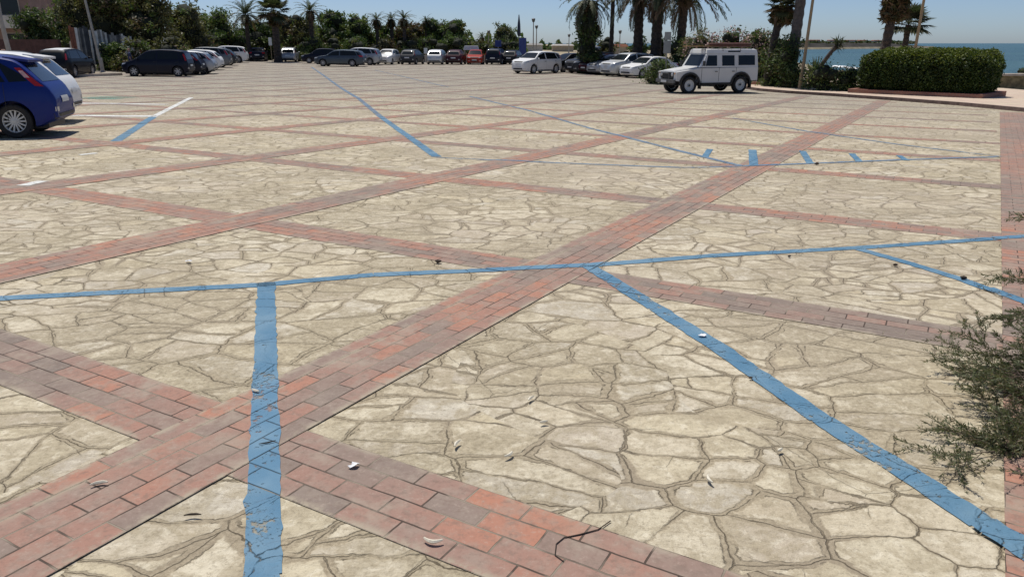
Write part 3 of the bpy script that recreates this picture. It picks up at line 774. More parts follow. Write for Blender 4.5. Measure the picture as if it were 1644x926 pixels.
def car_proto(kind, detail=1):
    K = KINDS[kind]; L, W, H = K['L'], K['W'], K['H']
    me, V, F = body_mesh(K); bvh = BVHTree.FromPolygons([Vector(v) for v in V], F)
    s = Surf(K); X = lambda u: L*(.5-u)
    body = cut_arches(me, K); body.materials.clear(); body.materials.append(M['glass'])
    parts = []   # (name, mesh object data, material key or None for paint, children)
    def part(name, mb, mat, children=(), **kw): parts.append((name, mb, mat, children))
    zt = lambda u: s.top(u)
    # side windows
    sd_ = K['side']; pts = sd_
    wins = []
    (a0, a1), (b0, zt_b), (c0, c1), (d0, d1), (e0, e1) = pts
    zl = lambda u: (K['belt']+(K['belt_r']-K['belt'])*u)*H+.025
    zu = lambda u: zt(u)-.085
    u_m = c0-.02 if False else b0-.02
    for sg, ax in ((1, 'y+'), (-1, 'y-')):
        # front door glass: leans with the windscreen
        wins.append(('side_window', decal(bvh, (X(a0-.0), zl(a0)), (X(b0-.012), zl(b0)), (X(b0-.012), zu(b0)), (X(a1), zu(a1)-.01), ax, 8, 4, .005), 'glass'))
        wins.append(('side_window', decal(bvh, (X(b0+.012), zl(b0)), (X(e1-.02), zl(e1)), (X(e0-.01), zu(e0)), (X(b0+.012), zu(b0)), ax, 8, 4, .005), 'glass'))
        q0, q1 = e1-.005, min(.925 if kind != 'sedan' else e1+.02, e1+.065)
        if kind != 'sedan':
            wins.append(('quarter_window', decal(bvh, (X(q0), zl(q0)), (X(q1+.005), zl(q1)+.01), (X(q1-.02), zu(q1)-.02), (X(e0+.015), zu(e0)), ax, 4, 3, .005), 'glass'))
    for nme, mb, mt in wins: part(nme, mb, mt)
    w0, w1 = K['ws']
    yb, yt = s.half(w0)*.84, s.half(w1)*.94-.36*(zt(w1)-s.beltz(w1))-.09
    part('windscreen', decal(bvh, (X(w0), -yb), (X(w0), yb), (X(w1), yt), (X(w1), -yt), 'z', 10, 8, .006), 'glass')
    r0, r1 = K['rw']
    if kind == 'sedan': part('rear_window', decal(bvh, (X(r0), -.52), (X(r0), .52), (X(r1), .60), (X(r1), -.60), 'z', 8, 6, .006), 'glass')
    else: part('rear_window', decal(bvh, (-.50, zt(r0)-.04), (.50, zt(r0)-.04), (.62, s.beltz(r1)+.02), (-.62, s.beltz(r1)+.02), 'x-', 10, 6, .006), 'glass')
    hz = K['top'][2][1]*H
    for sg in (1, -1):
        part('headlight', decal(bvh, (sg*(W*.26), hz-.155), (sg*(W*.455), hz-.12), (sg*(W*.47), hz-.03), (sg*(W*.30), hz-.075), 'x+', 6, 3, .008), 'lamp_clear')
        if kind in ('hatch', 'mpv', 'suv'):
            z0, z1 = K['belt_r']*H-.07, K['belt_r']*H+.22
            tl = decal(bvh, (X(r0-.018), zt(r0)-.09), (X(r0+.006), zt(r0)-.09), (X(r1+.016), z0), (X(r1-.016), z0+.01), 'y'+('+' if sg > 0 else '-'), 5, 6, .010)
        else:
            z0, z1 = K['belt_r']*H-.13, K['belt_r']*H+.02
            tl = decal(bvh, (sg*W*.30, z1), (sg*W*.46, z1), (sg*W*.47, z0), (sg*W*.32, z0), 'x-', 5, 4, .010)
        part('tail_light', tl, 'lamp_red')
        if kind == 'hatch': part('reversing_lamp', decal(bvh, (X(r0-.002), zt(r0)-.14), (X(r0+.016), zt(r0)-.14), (X(r0+.042), zt(r0)-.26), (X(r0+.022), zt(r0)-.26), 'y'+('+' if sg > 0 else '-'), 3, 3, .014), 'lamp_pink')
        part('rear_reflector', decal(bvh, (sg*W*.33, .47), (sg*W*.41, .47), (sg*W*.41, .55), (sg*W*.33, .55), 'x-', 3, 3, .010), 'lamp_clear')
        part('front_fog_lamp', decal(bvh, (sg*W*.30, .36), (sg*W*.40, .37), (sg*W*.40, .42), (sg*W*.30, .42), 'x+', 3, 2, .006), 'lamp_clear')
        # mirror
        mm = MB(); mx = X(a0+.025); my = sg*(W/2*.95); mz = zl(a0)+.05
        mm.lathe([(.001, -.05), (.045, -.045), (.07, -.02), (.075, .01), (.06, .045), (.001, .05)], 10, 'x', at=(0, 0, 0))
        mm.v = [(v[0]*.9+mx, v[1]*1.35+my+sg*.09, v[2]*.9+mz) for v in mm.v]
        part('wing_mirror', mm, None)
        # door lines and handle
        zz = K['belt']*H-.10
        hd = MB(); 
        for uu in (b0-.03, e0-.02):
            dd_ = decal(bvh, (X(uu-.022), zz-.015), (X(uu+.02), zz-.015), (X(uu+.02), zz+.012), (X(uu-.022), zz+.012), 'y'+('+' if sg > 0 else '-'), 3, 2, .014); part('door_handle', dd_, 'black_plastic' )
        seam = []
        for uu in (a0+.005, b0, e1-.03 if kind != 'hatch' else e1-.03):
            seam.append(decal(bvh, (X(uu-.001), .30), (X(uu+.001), .30), (X(uu+.001), zl(uu)-.03), (X(uu-.001), zl(uu)-.03), 'y'+('+' if sg > 0 else '-'), 1, 10, .003))
        [part('door_seam', q_, 'black_plastic') for q_ in seam]
        part('sill_trim', decal(bvh, (X(K['fo']/L+.10), .215), (X((K['fo']+K['wb'])/L-.10), .215), (X((K['fo']+K['wb'])/L-.10), .30), (X(K['fo']/L+.10), .30), 'y'+('+' if sg > 0 else '-'), 10, 2, .006), 'black_plastic')
    part('grille', merge([decal(bvh, (-W*.22, hz-.14), (W*.22, hz-.14), (W*.24, hz-.06), (-W*.24, hz-.06), 'x+', 8, 2, .007)]), 'black_plastic')
    part('lower_grille', merge([decal(bvh, (-W*.27, .27), (W*.27, .27), (W*.25, .42), (-W*.25, .42), 'x+', 8, 3, .006)]), 'black_plastic')
    part('front_plate', decal(bvh, (-.25, .43), (.25, .43), (.25, .53), (-.25, .53), 'x+', 4, 2, .016), 'plate')
    pz = .62 if kind != 'wagon' else .60
    part('rear_plate', decal(bvh, (-.25, pz), (.25, pz), (.25, pz+.11), (-.25, pz+.11), 'x-', 4, 2, .014), 'plate')
    part('rear_bumper_trim', decal(bvh, (-W*.40, .34), (W*.40, .34), (W*.42, .43), (-W*.42, .43), 'x-', 10, 2, .010), 'black_plastic')
    ub = MB(); ub.box(X(.05), X(.95), -W*.36, W*.36, .16, .30); part('underbody', ub, 'black_plastic')
    CARS[kind] = (K, body, parts)
def build_mesh_data(name, mb, mats, smooth=True):
    me = bpy.data.meshes.new(name); me.from_pydata(mb.v, [], mb.f)
    for q in mats: me.materials.append(q)
    if len(mats) > 1: me.polygons.foreach_set('material_index', mb.m)
    fix_normals(me)
    me.polygons.foreach_set('use_smooth', [True]*len(me.polygons))
    try: me.set_sharp_from_angle(angle=R(40))
    except Exception: pass
    return me
MESHC = {}
PAINT = {}
def paint_of(cn):
    tbl = {'blue': (.005, .022, .17), 'white': (.78, .78, .76), 'black': (.006, .006, .008), 'navy': (.005, .007, .020), 'silver': (.42, .43, .44),
           'grey': (.16, .17, .18), 'darkgrey': (.045, .048, .052), 'bluegrey': (.085, .105, .125), 'maroon': (.05, .010, .016), 'red': (.36, .035, .015), 'lightsilver': (.56, .57, .57)}
    if cn not in PAINT: PAINT[cn] = car_paint(cn+'_car_paint', tbl[cn], .55 if cn in ('silver', 'grey', 'bluegrey', 'lightsilver') else 0)
    return PAINT[cn]
def make_car(kind, colour, label, anchor=None, px=None, heading=0, group=None, spokes=9, rim='rim', center=None, skip=(), extra=None, name='parked_car', scale=(1, 1, 1), cat='car', roof_colour=None, rim_style='alloy'):
    if kind not in CARS: car_proto(kind)
    K, body, parts = CARS[kind]; L, W = K['L'], K['W']; th = R(heading)
    if center is None:
        P = gp(*px); lx = (L/2-K['fo']) if anchor[0] == 'F' else (L/2-K['fo']-K['wb']); ly = (W/2-.1)*(1 if anchor[1] == 'L' else -1)
        cx = P.x-(lx*math.cos(th)-ly*math.sin(th)); cy = P.y-(lx*math.sin(th)+ly*math.cos(th))
    else: cx, cy = center
    root = empty(name, (cx, cy, G(cx, cy)+.002), 0, label, cat, group)
    # tilt with the ground
    e = .5; nrm = Vector((-(G(cx+e, cy)-G(cx-e, cy)), -(G(cx, cy+e)-G(cx, cy-e)), 1)).normalized()
    q = Vector((0, 0, 1)).rotation_difference(nrm) @ Matrix.Rotation(th, 3, 'Z').to_quaternion(); root.rotation_euler = q.to_euler()
    pm = paint_of(colour)
    def link(name_, me, parent, mat=None, loc=None):
        o = bpy.data.objects.new(name_, me); COL.objects.link(o); o.parent = parent
        if loc is not None: o.location = loc
        if mat is not None: o.material_slots[0].link = 'OBJECT'; o.material_slots[0].material = mat
        return o
    if 'body' not in MESHC.get(kind, {}):
        MESHC[kind] = {}
        body.name = kind+'_body'; MESHC[kind]['body'] = body
        body.polygons.foreach_set('use_smooth', [True]*len(body.polygons)); body.set_sharp_from_angle(angle=R(32))
        for i, (n_, mb, mt, ch) in enumerate(parts): MESHC[kind][i] = build_mesh_data(n_, mb, [M[mt] if mt else M['glass']])
        ty, rm = wheel_meshes(K['r'], .205, spokes)
        MESHC[kind]['tyre'] = build_mesh_data('wheel', ty, [M['rubber']])
    wk = ('rim', spokes, rim_style)
    if wk not in MESHC[kind]:
        ty, rm = wheel_meshes(K['r'], .205, spokes, rim_style); MESHC[kind][wk] = build_mesh_data('rim', rm, [M['rim'], M['black_plastic']])
    bo = link('body', MESHC[kind]['body'], root, pm)
    for i, (n_, mb, mt, ch) in enumerate(parts):
        if n_ in skip: continue
        link(n_, MESHC[kind][i], root, pm if mt is None else None)
    for lx in (L/2-K['fo'], L/2-K['fo']-K['wb']):
        for sg in (1, -1):
            wo_ = link('wheel', MESHC[kind]['tyre'], root, None, (lx, sg*(W/2-.115), K['r'])); wo_.rotation_euler = (0, random.Random(int(cx*100)).random()*3, 0 if sg > 0 else math.pi)
            ro = link('rim', MESHC[kind][wk], wo_, M[rim])
    if extra: extra(root, K, link)
    root.scale = scale
    return root
def spoiler(colour):
    def f(root, K, link):
        s = Surf(K); mb = MB(); L = K['L']; u0, u1 = .80, .90; n = 6
        for i in range(n):
            y0, y1 = -.56+1.12*i/n, -.56+1.12*(i+1)/n
            z0 = s.top(u0)+.012; z1 = s.top(.845)+.02
            for (a_, c_) in ((y0, y1),):
                A = (L*(.5-u0), a_, z0); B = (L*(.5-u0), c_, z0); C = (L*(.5-u1), c_*.93, z1-.02); D = (L*(.5-u1), a_*.93, z1-.02)
                mb.quad(A, B, C, D); mb.quad(*[(p[0], p[1], p[2]-.045) for p in (A, B, C, D)][::-1])
                mb.quad(D, C, (C[0], C[1], C[2]-.045), (D[0], D[1], D[2]-.045))
        for y in (-.56, .56):
            A = (L*(.5-u0), y, s.top(u0)+.012); D = (L*(.5-u1), y*.93, s.top(.845))
            mb.quad(A, D, (D[0], D[1], D[2]-.045), (A[0], A[1], A[2]-.045))
        o = mb.build('roof_spoiler', paint_of(colour), root)
        an = MB(); an.tube([(L*(.5-.45), 0, K['H']-.01), (L*(.5-.5), 0, K['H']+.16)], .006, 5); an.build('aerial', M['black_plastic'], root)
    return f
def roof_box(root, K, link):
    mb = MB(); prof = [(.001, -.85), (.14, -.80), (.20, -.55), (.21, .5), (.17, .8), (.001, .85)]
    mb.lathe(prof, 12, 'x'); mb.v = [(v[0], v[1]*1.6, v[2]*.9+K['H']+.26) for v in mb.v]
    mb.build('roof_box', paint_of('silver'), root, smooth=True)
    for x in (-.5, .5):
        b_ = MB(); b_.box(x-.02, x+.02, -.6, .6, K['H']+.04, K['H']+.075); b_.build('roof_bar', M['black_plastic'], root)
def pale_roof(root, K, link):
    s = Surf(K); mb = MB(); L = K['L']; n = 10
    for i in range(n):
        u0, u1 = .43+.47*i/n, .43+.47*(i+1)/n
        for y0, y1 in ((-.52, -.30), (-.30, .30), (.30, .52)):
            e0, e1 = (.03 if abs(y0) > .4 else 0), (.03 if abs(y1) > .4 else 0)
            mb.quad((L*(.5-u0), y0, s.top(u0)+.03-e0), (L*(.5-u1), y0, s.top(u1)+.03-e0), (L*(.5-u1), y1, s.top(u1)+.03-e1), (L*(.5-u0), y1, s.top(u0)+.03-e1))
    mb.build('roof_panel', paint_of('white'), root, smooth=True)
GL, GB, GR = 'cars parked along the left side', 'cars parked along the far edge', 'cars parked along the right side'
make_car('hatch', 'blue', 'shiny blue hatchback with pale multi-spoke wheel cover, cut by the left edge', 'RL', (30, 222), 197, GL, spokes=14, rim='rim_white', extra=spoiler('blue'), scale=(1.0, 1.0, 1.04))
make_car('hatch', 'white', 'white hatchback with roof spoiler parked right behind the blue hatchback', 'RL', (58, 200), 197, GL, extra=spoiler('white'), scale=(1.0, 1.0, 1.07))
make_car('mpv', 'navy', 'dark navy compact people carrier seen side-on at the near end of the left row', 'RL', (287, 123.5), 186, GL, spokes=6)
make_car('hatch', 'navy', 'very dark blue hatchback tucked just behind the navy people carrier', 'RL', (306, 121), 188, GL, spokes=7)
make_car('hatch', 'silver', 'silver hatchback with its rear wheel showing, third in the left row', 'RL', (327, 119.5), 190, GL, spokes=7)
make_car('hatch', 'white', 'white-roofed car half hidden between the silver hatchback and the grey car in the left row', 'RL', (340, 113), 190, GL)
make_car('suv', 'grey', 'mid grey car with sloping tail, behind the white-roofed one in the left row', 'RL', (352, 109), 190, GL)
make_car('hatch', 'darkgrey', 'dark grey car, second from the far end of the left row', 'RL', (366, 105.5), 190, GL)
make_car('suv', 'white', 'white off-road style car at the far end of the left row', 'RL', (383, 101.5), 192, GL)
make_car('sedan', 'navy', 'dark navy saloon seen from the rear, standing alone below the leaning dark hedge', center=(gp(416, 98.5).x-1.0*0.338, gp(416, 98.5).y+1.0), heading=104, group=GB)
make_car('hatch', 'silver', 'silver hatchback seen from the rear beside the thick palm trunk', center=(gp(467, 100).x-1.5*0.296, gp(467, 100).y+1.5), heading=98, group=GB)
make_car('hatch', 'navy', 'dark blue car showing only its front above the grey estate car', center=(gp(517, 103).x-2.0*0.254, gp(517, 103).y+2.0), heading=190, group=GB)
make_car('wagon', 'bluegrey', 'blue-grey estate car seen side-on in the middle of the far edge', 'FL', (519, 107), 177, GB, name='moving_car', cat='car')
make_car('suv', 'silver', 'pale car hidden behind the tail of the blue-grey estate car', center=(gp(577, 105.5).x-2.0*0.204, gp(577, 105.5).y+2.0), heading=175, group=GB)
make_car('hatch', 'white', 'white hatchback, leftmost of the row of cars parked nose out below the trees', center=(gp(624, 104.3).x-2.0*0.165, gp(624, 104.3).y+2.0), heading=262, group=GB)
make_car('hatch', 'darkgrey', 'dark grey hatchback between two white cars at the far edge', center=(gp(663, 104.3).x-2.0*0.133, gp(663, 104.3).y+2.0), heading=80, group=GB)
make_car('hatch', 'lightsilver', 'silver-white hatchback with plate between the dark grey car and the maroon car', center=(gp(703, 104.3).x-2.0*0.099, gp(703, 104.3).y+2.0), heading=84, group=GB)
make_car('hatch', 'maroon', 'dark maroon hatchback beside the bright red car', center=(gp(733, 104.3).x-2.0*0.074, gp(733, 104.3).y+2.0), heading=84, group=GB)
make_car('hatch', 'red', 'bright orange-red car in the far row under the white canopy', center=(gp(764, 104.3).x-2.0*0.048, gp(764, 104.3).y+2.0), heading=268, group=GB)
make_car('suv', 'navy', 'dark blue off-road style car right of the red car', center=(gp(797, 104.3).x-2.0*0.021, gp(797, 104.3).y+2.0), heading=80, group=GB)
make_car('hatch', 'black', 'low black car half hidden behind the white sport utility car', center=(gp(824, 104.3).x-2.0*-0.002, gp(824, 104.3).y+2.0), heading=75, group=GB)
make_car('suv', 'white', 'white sport utility car angled towards the viewer, standing out in the lane right of centre', 'FL', (856, 119), 227, GR, rim='rim_white')
make_car('hatch', 'black', 'black hatchback with a glinting headlight just right of the white sport utility car', 'FL', (904, 116.5), 212, GR)
make_car('suv', 'darkgrey', 'tall dark grey car carrying a roof box', 'FL', (938, 118.5), 214, GR, extra=roof_box)
make_car('hatch', 'maroon', 'maroon car squeezed in right of the car with the roof box', 'FL', (958, 119.5), 214, GR)
make_car('wagon', 'silver', 'silver estate car with pale roof, between the maroon car and the white cars', 'FL', (975, 121), 214, GR)
make_car('suv', 'lightsilver', 'silver-white car nose out with round headlight, left of the two white cars', 'FL', (998, 123.5), 214, GR)
make_car('sedan', 'white', 'white saloon nearest the clipped shrub and the off-road vehicle', 'FL', (1030, 126), 214, GR)
make_car('suv', 'black', 'black car with a pale roof behind the painted board fence', center=(-26.9, 47.2), heading=98, group='cars beyond the board fence', extra=pale_roof)
make_car('hatch', 'darkgrey', 'dark grey car left of the pale-roofed car beyond the fence', center=(-30.0, 46.0), heading=190, group='cars beyond the board fence')

# ------------------------------------------------------------------ boxy off-road vehicle
def offroader():
    th = R(198); P = gp(1104, 150.5); wb, W, r = 2.79, 1.79, .395; fx = 1.42; rx = fx-wb
    cx = P.x-(fx*math.cos(th)-.8*math.sin(th)); cy = P.y-(fx*math.sin(th)+.8*math.cos(th))
    root = empty('off_road_vehicle', (cx, cy, G(cx, cy)+.005), th, 'boxy white off-road vehicle with black wheel arches and loaded roof rack, parked by the kerb', 'car')
    wm = car_paint('chalk_white_car_paint', (.66, .66, .64))
    hw = W/2
    def arch(xc, n=7, R_=.50, zc=.42): return [(xc+R_*math.cos(a), max(.50, zc+R_*math.sin(a))) for a in [math.pi*k/n for k in range(n+1)]]
    # lower tub: outline in x,z
    out = [(2.13, .62), (2.13, 1.03), (.86, 1.12), (.86, 1.19), (-2.28, 1.19), (-2.30, .62)]
    a_r = arch(rx)[::-1]; a_f = arch(fx)[::-1]
    poly = [(2.13, 1.00), (.88, 1.17), (-2.30, 1.20), (-2.32, .60)] + [(rx-.52, .55)] + a_r + [(rx+.52, .50), (fx-.52, .50)] + a_f + [(fx+.52, .58), (2.13, .60)]
    def side_shell(y0, y1, poly):
        mb = MB(); n = len(poly); a = [(x, y0, z) for x, z in poly]; c = [(x, y1, z) for x, z in poly]
        base = len(mb.v); mb.v += a+c
        mb.f.append(tuple(range(n))); mb.m.append(0); mb.f.append(tuple(range(n, 2*n))[::-1]); mb.m.append(0)
        for i in range(n): mb.f.append((i, (i+1) % n, n+(i+1) % n, n+i)); mb.m.append(0)
        return mb
    b_ = merge([side_shell(hw-.03, hw, poly), side_shell(-hw, -hw+.03, poly)])
    b_.box(-2.32, -2.28, -hw+.031, hw-.031, .55, 1.20)                # tail
    b_.box(.86, .90, -hw+.031, hw-.031, .5, 1.165)                    # bulkhead
    b_.box(-2.28, .86, -hw+.031, hw-.031, 1.12, 1.16)                 # deck
    b_.build('body', wm, root, bevel=.012)
    # front wings and bonnet
    w_ = MB()
    for sg in (1, -1):
        y0, y1 = (hw-.30, hw-.031) if sg > 0 else (-hw+.031, -hw+.30)
        w_.poly([(2.12, y0, 1.0), (2.12, y1, 1.0), (.90, y1, 1.155), (.90, y0, 1.155)])
        w_.box(2.085, 2.12, y0, y1, .60, .999)
    w_.build('front_wing', wm, root)
    bn = MB(); hb = .56; secs = [(2.12, .98), (2.10, 1.05), (2.0, 1.08), (1.5, 1.155), (.9, 1.235)]
    for (x0, z0), (x1, z1) in zip(secs, secs[1:]):
        for (ya, yb_, da, db) in ((-hb, -hb+.07, -.05, 0), (-hb+.07, -.2, 0, .012), (-.2, .2, .012, .012), (.2, hb-.07, .012, 0), (hb-.07, hb, 0, -.05)):
            bn.quad((x0, ya, z0+da), (x0, yb_, z0+db), (x1, yb_, z1+db), (x1, ya, z1+da))
        for sg in (-1, 1): bn.quad((x0, sg*hb, z0-.05), (x1, sg*hb, z1-.05), (x1, sg*hb, .9), (x0, sg*hb, .9))
    bn.build('bonnet', wm, root)
    # cabin
    cb = MB()
    lo = [(.86, hw-.012), (-2.30, hw-.012), (-2.30, -hw+.012), (.86, -hw+.012)]; hi = [(.50, hw-.12), (-2.27, hw-.12), (-2.27, -hw+.12), (.50, -hw+.12)]
    L0 = [(x, y, 1.20) for x, y in lo]; L1 = [(x, y, 1.84) for x, y in hi]
    for i in range(4): j = (i+1) % 4; cb.quad(L0[i], L0[j], L1[j], L1[i])
    R0 = [(x+(.03 if i in (0, 3) else -.0), y*1.02, 1.84) for i, (x, y) in enumerate(hi)]; R1 = [(x*.985, y*.93, 2.0) for x, y in hi]; R2 = [(x*.93, y*.75, 2.04) for x, y in hi]
    for A, B in ((R0, R1), (R1, R2)):
        for i in range(4): j = (i+1) % 4; cb.quad(A[i], A[j], B[j], B[i])
    cb.poly(R2); cb.poly(L0[::-1])
    cab = cb.build('cab', wm, root, bevel=.01)
    bvh = BVHTree.FromPolygons([Vector(v) for v in cb.v], cb.f)
    def win(name, q, ax, mat='glass', off=.008, nx=3, ny=3):
        decal(bvh, *q, ax, nx, ny, off).build(name, M[mat], root)
    for ax in ('y+', 'y-'):
        for q in (((.60, 1.27), (-.02, 1.27), (-.02, 1.74), (.46, 1.74)), ((-.30, 1.27), (-.98, 1.27), (-.98, 1.74), (-.30, 1.74)), ((-1.20, 1.29), (-2.12, 1.29), (-2.12, 1.74), (-1.20, 1.74))):
            win('side_window', q, ax, nx=4)
        win('roof_window', ((-.62, 1.885), (-1.32, 1.885), (-1.30, 1.95), (-.64, 1.95)), ax, off=.006)
    win('windscreen', ((-.70, 1.27), (.70, 1.27), (.64, 1.78), (-.64, 1.78)), 'x+', nx=5)
    win('rear_window', ((-.6, 1.30), (.6, 1.30), (.6, 1.72), (-.6, 1.72)), 'x-', nx=5)
    # seams, handles, hinges
    for sg in (1, -1):
        s_ = MB()
        
        for x in (.80, -.14, -1.08): s_ = MB(); s_.box(x-.008, x+.008, sg*(hw+.0015)-.002, sg*(hw+.0015)+.002, .56, 1.19); s_.build('door_seam', M['black_plastic'], root)
        for x in (.02, -.92):
            h_ = MB(); h_.box(x-.07, x+.07, sg*(hw+.02)-.015, sg*(hw+.02)+.015, 1.0, 1.03); h_.build('door_handle', M['black_plastic'], root)
        # arches
        for xc in (fx, rx):
            a_ = MB(); n = 10
            for k in range(n):
                t0, t1 = math.pi*k/n, math.pi*(k+1)/n; ri, ro = .49, .575
                f = lambda t, rr, y: (xc+rr*math.cos(t), y, .42+rr*math.sin(t))
                y1 = sg*(hw+.05); y0 = sg*(hw-.02)
                a_.quad(f(t0, ri, y1), f(t1, ri, y1), f(t1, ro, y1), f(t0, ro, y1)); a_.quad(f(t0, ro, y0), f(t1, ro, y0), f(t1, ro, y1), f(t0, ro, y1)); a_.quad(f(t0, ri, y0), f(t1, ri, y0), f(t1, ri, y1), f(t0, ri, y1))
            a_.build('wheel_arch', M['black_plastic'], root)
        st = MB(); st.box(rx+.58, fx-.58, sg*hw-.02 if sg > 0 else -hw-.14, hw+.14 if sg > 0 else -hw+.02, .42, .46); st.build('side_step', M['black_plastic'], root)
        for xc in (fx-.62, rx-.60):
            m_ = MB(); m_.box(xc-.012, xc+.012, sg*(hw-.12)-.14, sg*(hw-.12)+.14, .22, .58); m_.build('mud_flap', M['black_plastic'], root)
        mi = MB(); mi.box(.78, .83, sg*(hw+.16)-.09, sg*(hw+.16)+.09, 1.28, 1.50); mi.tube([(.80, sg*hw, 1.28), (.80, sg*(hw+.10), 1.32)], .012, 5); mi.build('wing_mirror', M['black_plastic'], root, bevel=.01)
        hl = MB(); hl.lathe([(.001, .045), (.06, .04), (.09, .015), (.095, 0), (.095, -.03)], 16, 'x', at=(2.135, sg*.50, .88)); hl.build('headlight', M['lamp_clear'], root, smooth=True)
        il = MB(); il.lathe([(.001, .03), (.035, .02), (.04, 0)], 10, 'x', at=(2.125, sg*.72, .93)); il.build('indicator', plain('amber_lamp', (.6, .25, .03), .2), root)
        tl = MB(); tl.lathe([(.001, -.03), (.035, -.02), (.04, 0)], 10, 'x', at=(-2.325, sg*.78, .95)); tl.build('tail_light', M['lamp_red'], root)
    gr = MB(); gr.box(2.121, 2.150, -.60, .60, .72, .985)
    for k in range(6): gr.box(2.15, 2.162, -.36, .36, .745+k*.038, .762+k*.038)
    gr.build('grille', M['black_plastic'], root)
    bu = MB(); bu.box(2.16, 2.26, -.86, .86, .50, .66); bu.tube([(2.30, -.5, .66), (2.33, -.5, .95), (2.33, .5, .95), (2.30, .5, .66)], .025, 6)
    bu.build('front_bumper', plain('worn_grey_bumper', (.12, .12, .12), .5, .3), root, bevel=.01)
    rb = MB(); rb.box(-2.46, -2.34, -.80, .80, .52, .62); rb.build('rear_bumper', M['black_plastic'], root)
    pl = MB(); pl.box(2.302, 2.308, -.26, .26, .52, .63); pl.build('front_plate', M['plate'], root)
    ub = MB(); ub.box(-2.2, 2.05, -.52, .52, .40, .56); ub.tube([(fx, -.6, r), (fx, .6, r)], .06, 8); ub.tube([(rx, -.6, r), (rx, .6, r)], .06, 8); ub.box(.90, 2.08, -.55, .55, .56, .9); ub.box(-2.27, .85, -.84, .84, .57, .61)
    ub.build('underbody', M['black_plastic'], root)
    ty, rm = wheel_meshes(r, .24, 5, 'steel')
    for x in (fx, rx):
        for sg in (1, -1):
            t_ = MB(); t_.v, t_.f, t_.m = list(ty.v), list(ty.f), list(ty.m); w1 = t_.build('wheel', M['rubber'], root, smooth=True, loc=(x, sg*(hw-.10), r))
            w1.rotation_euler = (0, 0, 0 if sg > 0 else math.pi)
            k_ = MB(); k_.v, k_.f, k_.m = list(rm.v), list(rm.f), list(rm.m); k_.build('rim', [M['rim_white'], M['black_plastic']], w1, smooth=False)
            hb_ = MB(); hb_.lathe([(.055, .06), (.05, .115), (.001, .12)], 12, 'y'); hb_.build('hub_cap', M['black_plastic'], w1)
    sp = MB(); sp.tube([(-2.42, 0, 1.1), (-2.44, 0, 1.1)], .01, 5); ty2, _ = wheel_meshes(r, .22, 5, 'steel')
    sp.lathe([(r, -.10), (r, .10), (r*.6, .11), (.001, .11)], 24, 'x', at=(-2.46, -.25, 1.12)); sp.build('spare_wheel', M['rubber'], root)
    # roof rack
    rk = MB(); dark = plain('rusty_dark_rack', (.10, .062, .05), .7, .2, .3, 8)
    for z in (2.13, 2.25):
        rk.tube([(.62, -.70, z), (.62, .70, z), (-2.30, .70, z), (-2.30, -.70, z), (.62, -.70, z)], .016, 6)
    for k in range(9): x = .62-2.92*k/8; rk.tube([(x, -.70, 2.13), (x, .70, 2.13)], .012, 5)
    for k in range(7):
        x = .62-2.92*k/6
        for sg in (1, -1): rk.tube([(x, sg*.70, 2.13), (x, sg*.70, 2.25)], .010, 5); 
        if k % 2 == 0:
            for sg in (1, -1): rk.tube([(x, sg*.70, 2.13), (x, sg*.77, 1.93)], .012, 5)
    rk.build('roof_rack', dark, root)
    sn = MB(); sn.tube([(1.0, -hw-.03, 1.1), (.86, -hw-.04, 1.28), (.52, -hw+.06, 1.92), (.52, -hw+.05, 2.05)], .03, 6); sn.build('snorkel', M['black_plastic'], root)
    # load lying on the rack: rest on it, so things of their own
    c, s_ = math.cos(th), math.sin(th)
    def world(x, y, z): return (cx+x*c-y*s_, cy+x*s_+y*c, G(cx, cy)+z)
    pk = MB(); pk.box(-1.2, 1.45, -.05, .16, 0, .035); pk.box(-1.2, 1.45, .20, .34, 0, .035, 0)
    o = pk.build('board', plain('ochre_plank', (.42, .27, .10), .7, 0, .2, 6), loc=world(0, .2, 2.15)); o.rotation_euler = (0, 0, th)
    tag(o, 'long thin ochre plank lying on the roof rack and jutting out over the bonnet', 'plank')
    rl = MB(); rl.lathe([(.001, -1.15), (.07, -1.13), (.085, -.6), (.08, .0), (.088, .6), (.07, 1.13), (.001, 1.15)], 12, 'x')
    o = rl.build('rolled_awning', plain('maroon_canvas', (.13, .05, .042), .9, 0, .25, 8), smooth=True, loc=world(-.9, .50, 2.235)); o.rotation_euler = (0, 0, th)
    tag(o, 'dark reddish rolled canvas lying along the roof rack of the off-road vehicle', 'awning')
offroader()

# ------------------------------------------------------------------ vegetation
def leaf_quads(C, size, rng, squash=.6, elong=1.5):
    n = len(C); A = rng.normal(size=(n, 3)); A /= np.linalg.norm(A, axis=1)[:, None]
    Bv = rng.normal(size=(n, 3)); Bv -= (Bv*A).sum(1)[:, None]*A; Bv /= np.linalg.norm(Bv, axis=1)[:, None]
    s_ = (size*rng.uniform(.6, 1.35, n))[:, None]
    V = np.empty((n, 4, 3)); V[:, 0] = C-A*s_*elong*.5; V[:, 1] = C+Bv*s_*squash*.5; V[:, 2] = C+A*s_*elong*.5; V[:, 3] = C-Bv*s_*squash*.5
    return V.reshape(-1, 3), np.arange(n*4).reshape(n, 4)
def ico(center, rad, sub, rng, amp=.15):
    bm = bmesh.new(); bmesh.ops.create_icosphere(bm, subdivisions=sub, radius=1)
    V = np.array([v.co[:] for v in bm.verts]); F = [[v.index for v in f.verts] for f in bm.faces]; bm.free()
    V = V*(1+rng.normal(size=(len(V), 1))*amp)*np.array(rad)+np.array(center); return V, F
